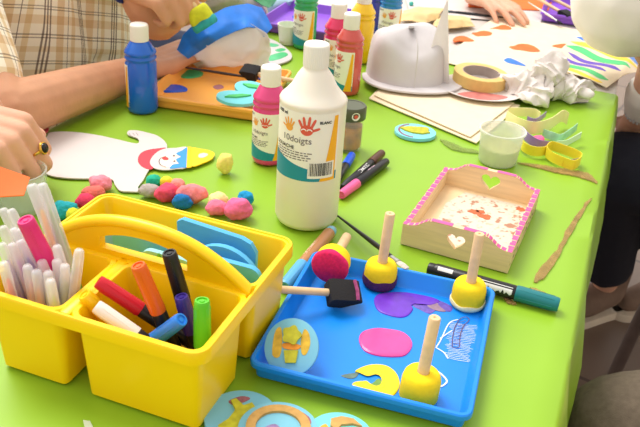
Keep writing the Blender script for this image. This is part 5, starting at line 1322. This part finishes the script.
# man in the plaid shirt, seated left of the table, painting a cap
man = thing('person', 'man in a beige and brown plaid shirt painting a cap at the table edge', 'person', tb(-1.05, 1.2, -0.75))
org = Vector(man.location)
def rel(ch, o): return [[(q[0]-o.x, q[1]-o.y, q[2]-o.z, q[3]) for q in c] for c in ch]
elb = (-0.4650, 1.0557, 0.0500); wr = (-0.3271, 1.3391, 0.0290)
mid = Vector(elb).lerp(Vector(wr), .5)
hand_near = hand_chains(wr, Vector((-0.2707, 1.4407, 0.0360))-Vector(wr), (-.15, -.35, 1), (-.6, .8, .1), [(2, 10, 6), (4, 10, 6), (6, 12, 8), (8, 14, 8)], thumb=FT)
elb2 = (-0.2975, 1.3186, 0.1350); wr2 = (-0.3320, 1.2923, 0.1950)
hand_far = hand_chains(wr2, Vector((-0.2586, 1.2495, 0.1850))-Vector(wr2), (.1, -.5, .85), (-.3, .7, .5), FIST, scale=.95)
tor = [[tb(-1.07, 1.2, -.22)+(.15,), tb(-1.06, 1.2, .0)+(.13,), tb(-1.07, 1.2, .22)+(.14,)],
       [tb(-1.07, 1.08, .30)+(.075,), tb(-1.07, 1.32, .30)+(.075,)], [tb(-1.07, 1.2, .30)+(.08,), tb(-1.03, 1.2, .46)+(.06,)],
       [tb(-1.07, 1.04, .32)+(.07,), tb(-.93, .88, .13)+(.052,), c4(elb, .044)], [c4(elb, .044), c4(mid, .037), c4(wr, .026)],
       [tb(-1.07, 1.38, .32)+(.07,), tb(-1.0, 1.46, .24)+(.05,), elb2+(.046,)], [elb2+(.046,), c4(Vector(elb2).lerp(Vector(wr2), .5), .042), c4(wr2, .029)],
       [tb(-1.07, 1.12, -.26)+(.09,), tb(-.62, 1.08, -.17)+(.06,), tb(-.60, 1.08, -.62)+(.045,)], [tb(-1.07, 1.30, -.26)+(.09,), tb(-.88, 1.60, -.17)+(.06,), tb(-.80, 1.60, -.62)+(.045,)]]
organic('body', rel(tor + hand_near + hand_far, org), M_skin2, man, .0032, 8)
shirt = [[tb(-1.06, 1.14, -.20)+(.165,), tb(-1.045, 1.14, .0)+(.160,), tb(-1.06, 1.12, .20)+(.150,), tb(-1.06, 1.10, .30)+(.10,)],
         [tb(-1.06, 1.26, -.20)+(.165,), tb(-1.045, 1.26, .0)+(.160,), tb(-1.06, 1.28, .20)+(.150,), tb(-1.06, 1.30, .30)+(.10,)]]
organic('shirt', rel(shirt, org), M_plaid, man, .007, 4)
organic('sleeve', rel([[tb(-1.06, 1.05, .31)+(.095,), tb(-.96, .92, .17)+(.085,), tb(-.865, .855, .075)+(.078,)]], org), M_plaid2, man, .006, 3)
organic('sleeve', rel([[tb(-1.06, 1.36, .31)+(.092,), tb(-1.01, 1.45, .25)+(.08,), c4(Vector(tb(-1.01, 1.45, .25)).lerp(Vector(elb2), .62), .066)]], org), M_plaid2, man, .006, 3)
organic('trousers', rel([[tb(-1.07, 1.12, -.26)+(.12,), tb(-.60, 1.08, -.17)+(.085,), tb(-.60, 1.08, -.60)+(.06,)], [tb(-1.07, 1.34, -.26)+(.13,), tb(-1.04, 1.56, -.17)+(.13,), tb(-.86, 1.62, -.16)+(.11,), tb(-.80, 1.60, -.60)+(.07,)]], org), M_navy, man, .008, 4)
bm = B(); tube(bm, [Vector(wr2)+Vector((-.012+.036*math.cos(a)*.3, .036*math.cos(a), .034*math.sin(a)))-org for a in [2*PI*i/28 for i in range(29)]], .0045, n=8)
build('wrist_band', bm, mat('blue_wrist_band', (30, 50, 120), .5), man)
sp_ = Vector((-0.2058, 1.2642, 0.1350)); ax_ = Vector((-0.2438, 1.2726, 0.1900)) - sp_
stamper('foam stamper with yellow and green sponge held by the man over the blue brim', sp_, ax_, h=.036, r=.0205, hl=.075, face=mat('green_blue_dipped_sponge', (40, 150, 150), .8, var=.3, vscale=60), face_h=.012,
        sm=mat('yellow_green_sponge', (206, 208, 40), .9, var=.25, vscale=50, bump=.5, bscale=500))

# person at the lower left: two hands, a ring, an orange card
pd = thing('person', 'person at the left edge, gold ring on a fist above the glass', 'person', (-.85, .78, -.75))
org = Vector(pd.location)
w1 = Vector((-0.4823, 0.8896, 0.1100)); w2 = Vector((-0.5251, 0.9630, 0.1050))
hA = hand_chains(w1, Vector((.93, .02, -.20)), (.15, -.25, 1), (-.2, 1, .1), [(58, 62, 30), (56, 64, 30), (54, 66, 32), (52, 66, 34)], scale=1.1, spread=(.13, .045, -.045, -.14))
hB = hand_chains(w2, Vector((.95, -.05, -.25)), (.15, -.2, 1), (.2, -1, -.2), [(50, 60, 30), (52, 62, 30), (54, 62, 32), (56, 62, 34)], scale=.95, spread=(.05, .02, -.02, -.06))
e1 = Vector((-.72, .60, .06)); e2 = Vector((-.80, .86, .05))
arms = [[c4(w1, .030), c4(w1.lerp(e1, .5), .040), c4(e1, .046)], [c4(w2, .028), c4(w2.lerp(e2, .5), .038), c4(e2, .045)],
        [c4(e1, .046), (-.92, .60, .25, .055), (-.98, .66, .36, .07)], [c4(e2, .045), (-1.02, .90, .25, .055), (-1.04, .88, .36, .07)],
        [(-.99, .72, .30, .09), (-1.0, .88, .30, .09)], [(-1.0, .8, .30, .13), (-.98, .8, .0, .14), (-.98, .8, -.2, .15)], [(-1.0, .8, .34, .07), (-.97, .8, .47, .06)]]
organic('body', rel(arms + hA + hB, org), M_skin, pd, .0025, 4)
organic('shirt', rel([[(-1.0, .72, .26, .13), (-.98, .74, .0, .15), (-.98, .74, -.2, .16)], [(-1.02, .82, .26, .13), (-1.0, .80, .0, .15), (-1.0, .80, -.2, .16)], [(-.97, .66, .34, .09), (-.93, .61, .25, .08)], [(-1.04, .88, .34, .09), (-1.02, .90, .25, .08)]], org), mat('sand_shirt', (196, 184, 160), .9, var=.06), pd, .008, 4)
# ring on a finger of the front hand
k0 = Vector(hA[3][0][:3]); k1 = Vector(hA[3][1][:3]); rd = (k1-k0).normalized(); rc = k0.lerp(k1, .55)
rg = B(); sidev = rd.cross(Vector((0, -.3, 1))).normalized(); upv = sidev.cross(rd).normalized()
if upv.dot(Vector((0, -.6, .8))) < 0: upv = -upv
tube(rg, [rc + (sidev*math.cos(a) + upv*math.sin(a))*.0112 - org for a in [2*PI*i/30 for i in range(31)]], .0021, n=8, cap=False)
ring = build('ring', rg, M_gold, None)
ring.location = org
tag(ring, 'gold ring with an oval black stone on the hand at the left edge', 'ring')
rb = B(); t_ = bmesh.new(); lathe(t_, [(0, 0), (.0075, 0), (.0085, .001), (.0080, .003), (.0068, .0034), (.0068, .0028), (0, .0028)], 28)
Mr = Matrix.Translation(rc + upv*.0120 - org) @ upv.to_track_quat('Z', 'Y').to_matrix().to_4x4()
merge(rb, t_, Mr); build('bezel', rb, M_gold, ring)
rb = B(); t_ = bmesh.new(); lathe(t_, [(0, .0026), (.0066, .0028), (.0058, .0046), (.0040, .0054), (0, .0056)], 28); merge(rb, t_, Mr); build('stone', rb, M_onyx, ring)

# person at the far side: one hand painting on the orange sheet
pe = thing('person', 'person at the top edge of whom one hand rests on the orange sheet', 'person', (.64, 2.75, -.75))
org = Vector(pe.location)
w3 = Vector((0.3533, 2.0605, 0.0360))
hE = hand_chains(w3, Vector((0.4570, 1.8781, 0.0360))-w3, (.1, -.2, 1), (.4, .9, .0), FLAT, scale=1.0, thumb=FT)
arm = [[c4(w3, .029), (.46, 2.36, .05, .040), (.44, 2.52, .07, .046)], [(.44, 2.52, .07, .046), (.42, 2.66, .25, .055), (.48, 2.74, .36, .07)], [(.48, 2.76, .30, .10), (.80, 2.80, .30, .10)], [(.64, 2.80, .30, .12), (.64, 2.82, -.2, .15)]]
organic('body', rel(arm + hE, org), M_skin, pe, .0036, 6)
organic('shirt', rel([[(.56, 2.80, .28, .14), (.56, 2.82, -.2, .16)], [(.74, 2.82, .28, .14), (.74, 2.84, -.2, .16)], [(.47, 2.74, .33, .09), (.43, 2.68, .25, .08)]], org), mat('rust_shirt', (150, 90, 70), .9, var=.06), pe, .008, 4)

# woman at the right: white top, dark trousers
pf = thing('person', 'person in white top and very dark trousers seated right of the table', 'person', (.98, 1.62, -.75))
org = Vector(pf.location)
el = Vector((0.5647, 1.5401, 0.1700)); sh = el + Vector((.22, .10, .22))
wf = Vector((0.6710, 1.6171, -0.1000)); fo = Vector((0.6456, 1.5199, 0.0600))
hF = hand_chains(wf, Vector((.05, .30, -1)), (-.1, -.4, 1), (-.5, .6, .2), RELAX, scale=.9)
kn = Vector((0.6350, 1.5899, -0.2150)); kn2 = Vector((0.7516, 1.5696, -0.2150))
an = Vector((0.7821, 1.7960, -0.6400)); an2 = Vector((0.9874, 1.8722, -0.6400))
hip = Vector((1.05, 1.58, -.24)); hip2 = Vector((1.08, 1.80, -.24))
core = [[c4(sh, .065), c4(el, .055)], [c4(el, .05), c4(el.lerp(fo, .5), .045), c4(fo, .042), c4(wf, .027)], [(1.06, 1.62, -.2, .14), (1.0, 1.62, .1, .13), (.92, 1.60, .34, .12)], [c4(sh, .06), (.92, 1.62, .36, .09)], [(.9, 1.60, .36, .07), (.84, 1.60, .48, .055)],
        [c4(hip, .09), c4(kn, .055), c4(an, .035)], [c4(hip2, .09), c4(kn2, .055), c4(an2, .035)]]
organic('body', rel(core + hF, org), M_skin, pf, .0038, 6)
organic('top', rel([[c4(sh, .12), c4(sh.lerp(el, .6), .118), c4(el, .118)], [(1.06, 1.62, -.16, .17), (1.0, 1.62, .1, .16), (.92, 1.62, .33, .15)], [c4(sh, .12), (.92, 1.64, .32, .13)]], org), M_white_fab, pf, .008, 8)
organic('trousers', rel([[c4(hip, .115), c4(kn, .088), c4(kn.lerp(an, .45), .076), c4(kn.lerp(an, .80), .068)], [c4(hip2, .115), c4(kn2, .092), c4(kn2.lerp(an2, .45), .08), c4(kn2.lerp(an2, .74), .068)], [c4(hip, .12), c4(hip2, .12)]], org), M_black_fab, pf, .007, 5)
bd = (wf-fo).normalized(); s1_ = bd.cross(Vector((0, 0, 1))).normalized(); s2_ = s1_.cross(bd)
bm = B()
for j in range(3):
    cc = wf - bd*(.020+.007*j)
    for i in range(26):
        a = 2*PI*i/26
        blob(bm, cc + (s1_*math.cos(a)+s2_*math.sin(a))*(.031+.001*j) - org, (.0036,)*3, 0, sub=1)
build('bracelet', bm, M_strap, pf)
organic('cuff', rel([[c4(wf-bd*.045, .040), c4(wf-bd*.085, .046)]], org), M_white_fab, pf, .004, 4)
for a_, dx in ((an, (-.10, -.05)), (an2, (-.10, -.05))):
    gx = Vector((a_.x, a_.y, -.75)) - org; dv = Vector((dx[0], dx[1], 0)).normalized()
    nv = Vector((-dv.y, dv.x, 0))
    def foot(z0, z1, k, name, m):
        o = [(-.075, -.030), (-.07, -.038), (0, -.040), (.09, -.046), (.15, -.040), (.178, -.015), (.178, .015), (.15, .038), (.09, .042), (0, .036), (-.07, .034), (-.075, .025)]
        bm = B(); prism(bm, [(gx.x+dv.x*x*k+nv.x*y*k, gx.y+dv.y*x*k+nv.y*y*k) for x, y in [(p.x, p.y) for p in closed_spline([(x, y, 0) for x, y in o], 3)]], gx.z+z0, gx.z+z1, bev=.004)
        return build(name, bm, m, pf, angle=40)
    foot(0.001, .024, 1.03, 'shoe_sole', mat('rubber_sole', (216, 200, 178), .7, var=.05))
    M_shoe = mat('brown_suede', (128, 104, 88), .9, var=.1)
    g0 = gx
    organic('shoe_upper', [[(g0.x+dv.x*a0, g0.y+dv.y*a0, g0.z+z, r) for a0, z, r in ((-.03, .150, .040), (-.02, .075, .043), (.05, .055, .040), (.12, .048, .034), (.14, .045, .030))]], M_shoe, pf, .005, 5)

# person at the bottom right: grey trousers, a hand on the knee
ph = thing('person', 'person in grey-brown trousers at the bottom right, hand on knee', 'person', (.92, .80, -.75))
org = Vector(ph.location)
kh = Vector((0.4248, 0.7956, -0.2350)); kh2 = Vector((0.4272, 0.6530, -0.2350)); hp = Vector((.95, .86, -.23)); hp2 = Vector((.95, .66, -.23))
wh = Vector((0.5498, 0.7798, -0.1450)); fo2 = Vector((.80, .92, .02))
hH = hand_chains(wh, Vector((0.4081, 0.7648, -0.1650))-wh, (-.1, -.2, 1), (-.3, .8, 0), RELAX, scale=.95)
body = [[c4(hp, .09), c4(kh, .056), (kh.x+.05, kh.y+.0, -.68, .038)], [c4(hp2, .09), c4(kh2, .056), (kh2.x+.05, kh2.y, -.68, .038)], [(.97, .76, -.2, .15), (.98, .76, .1, .14), (.96, .76, .34, .11)], [(.96, .76, .36, .06), (.93, .76, .47, .055)],
        [(.95, .92, .33, .07), c4(fo2, .047)], [c4(fo2, .047), c4(fo2.lerp(wh, .5), .04), c4(wh, .028)], [(.95, .60, .33, .07), (.84, .52, .04, .047), (.70, .58, -.10, .035)], [(.96, .62, .32, .08), (.96, .90, .32, .08)]]
organic('body', rel(body + hH, org), M_skin, ph, .0038, 6)
organic('trousers', rel([[c4(hp, .12), c4(kh, .080), (kh.x+.05, kh.y, -.40, .075), (kh.x+.05, kh.y, -.66, .068)], [c4(hp2, .12), c4(kh2, .08), (kh2.x+.05, kh2.y, -.40, .075), (kh2.x+.05, kh2.y, -.66, .068)], [c4(hp, .12), c4(hp2, .12)]], org), M_grey_fab, ph, .007, 5)
organic('shirt', rel([[(.97, .70, -.18, .17), (.98, .70, .1, .16), (.96, .68, .30, .13)], [(.97, .82, -.18, .17), (.98, .82, .1, .16), (.96, .84, .30, .13)], [(.95, .92, .32, .09), (.87, .92, .18, .075)], [(.95, .60, .32, .09), (.89, .56, .18, .075)]], org), mat('olive_shirt', (120, 120, 100), .9, var=.06), ph, .008, 4)
for kk in (kh, kh2):
    organic('shoe', rel([[(kk.x+.07, kk.y, -.70, .042), (kk.x-.02, kk.y, -.712, .036), (kk.x-.12, kk.y, -.716, .032)]], org), mat('dark_shoe', (50, 44, 40), .7, var=.1), ph, .006, 4)

# ------------------------------------------------------------------ chair at the right
ch = thing('chair', 'chair with brown-grey tubular legs and a grey seat at the right, beside the dark trousers', 'chair', (.87, 1.23, -.75), -math.radians(12))
M_tube = mat('brown_grey_tube', (104, 88, 82), .4, var=.06, metal=.2)
bm = B(); prism(bm, rrect(.42, .40, .06, 6), .425, .450, bev=.006); build('seat', bm, mat('grey_seat', (140, 146, 140), .5, var=.05), ch, angle=35)
for sx in (-1, 1):
    for sy in (-1, 1):
        bm = B(); tube(bm, [(sx*.17, sy*.16, .425), (sx*.19, sy*.18, .2), (sx*.205, sy*.195, .0)], .0145, n=16); build('leg', bm, M_tube, ch)
bm = B(); tube(bm, spline([(.19, -.17, .43), (.215, -.17, .6), (.235, -.15, .82), (.24, 0, .86), (.235, .15, .82), (.215, .17, .6), (.19, .17, .43)], 6), .011, n=12); build('back_frame', bm, M_tube, ch)
bm = B(); box(bm, .222, .238, -.15, .15, .62, .80, .006); build('backrest', bm, mat('grey_seat', (140, 146, 140), .5), ch)

# ------------------------------------------------------------------ light and camera
w = bpy.data.worlds.new('daylight'); scene.world = w; w.use_nodes = True
nt = w.node_tree; bg = nt.nodes['Background']
# bright windows lie behind and to the left of the table, the room behind the camera is dimmer
tc = nt.nodes.new('ShaderNodeTexCoord'); dp = nt.nodes.new('ShaderNodeVectorMath'); dp.operation = 'DOT_PRODUCT'
dp.inputs[1].default_value = Vector((-.45, .70, .55)).normalized()
mm = nt.nodes.new('ShaderNodeMath'); mm.operation = 'MULTIPLY_ADD'; mm.inputs[1].default_value = .5; mm.inputs[2].default_value = .5
rp = nt.nodes.new('ShaderNodeValToRGB'); e = rp.color_ramp.elements
e[0].position = .25; e[0].color = (.58, .54, .50, 1); e[1].position = .92; e[1].color = (1.0, .98, .96, 1)
nt.links.new(tc.outputs['Generated'], dp.inputs[0]); nt.links.new(dp.outputs['Value'], mm.inputs[0]); nt.links.new(mm.outputs[0], rp.inputs['Fac']); nt.links.new(rp.outputs['Color'], bg.inputs['Color'])
bg.inputs['Strength'].default_value = 1.25
sl = bpy.data.lights.new('window_daylight', 'SUN'); sl.energy = 2.5; sl.angle = math.radians(30); sl.color = (1, .97, .92)
so = bpy.data.objects.new('window_daylight', sl); COL.objects.link(so)
so.rotation_mode = 'QUATERNION'; so.rotation_quaternion = Vector((-.50, .52, 1.12)).to_track_quat('Z', 'Y')

cam = bpy.data.cameras.new('camera'); co = bpy.data.objects.new('camera', cam); COL.objects.link(co)
pit, rol = math.radians(29.2), math.radians(4.2)
Fw = Vector((0, math.cos(pit), -math.sin(pit))); Rt = Vector((1, 0, 0)); Up = Rt.cross(Fw)
R2 = math.cos(rol)*Rt + math.sin(rol)*Up; U2 = -math.sin(rol)*Rt + math.cos(rol)*Up
co.matrix_world = Matrix(((R2.x, U2.x, -Fw.x, 0), (R2.y, U2.y, -Fw.y, 0), (R2.z, U2.z, -Fw.z, .51), (0, 0, 0, 1)))
cam.sensor_width = 36; cam.lens = 790/640*36; cam.clip_start = .02
cam.dof.use_dof = True; cam.dof.focus_distance = .88; cam.dof.aperture_fstop = 18
scene.camera = co
scene.view_settings.view_transform = 'Standard'; scene.view_settings.look = 'None'
scene.view_settings.gamma = 1.0; scene.view_settings.exposure = 0.2; scene.view_settings.use_curve_mapping = False
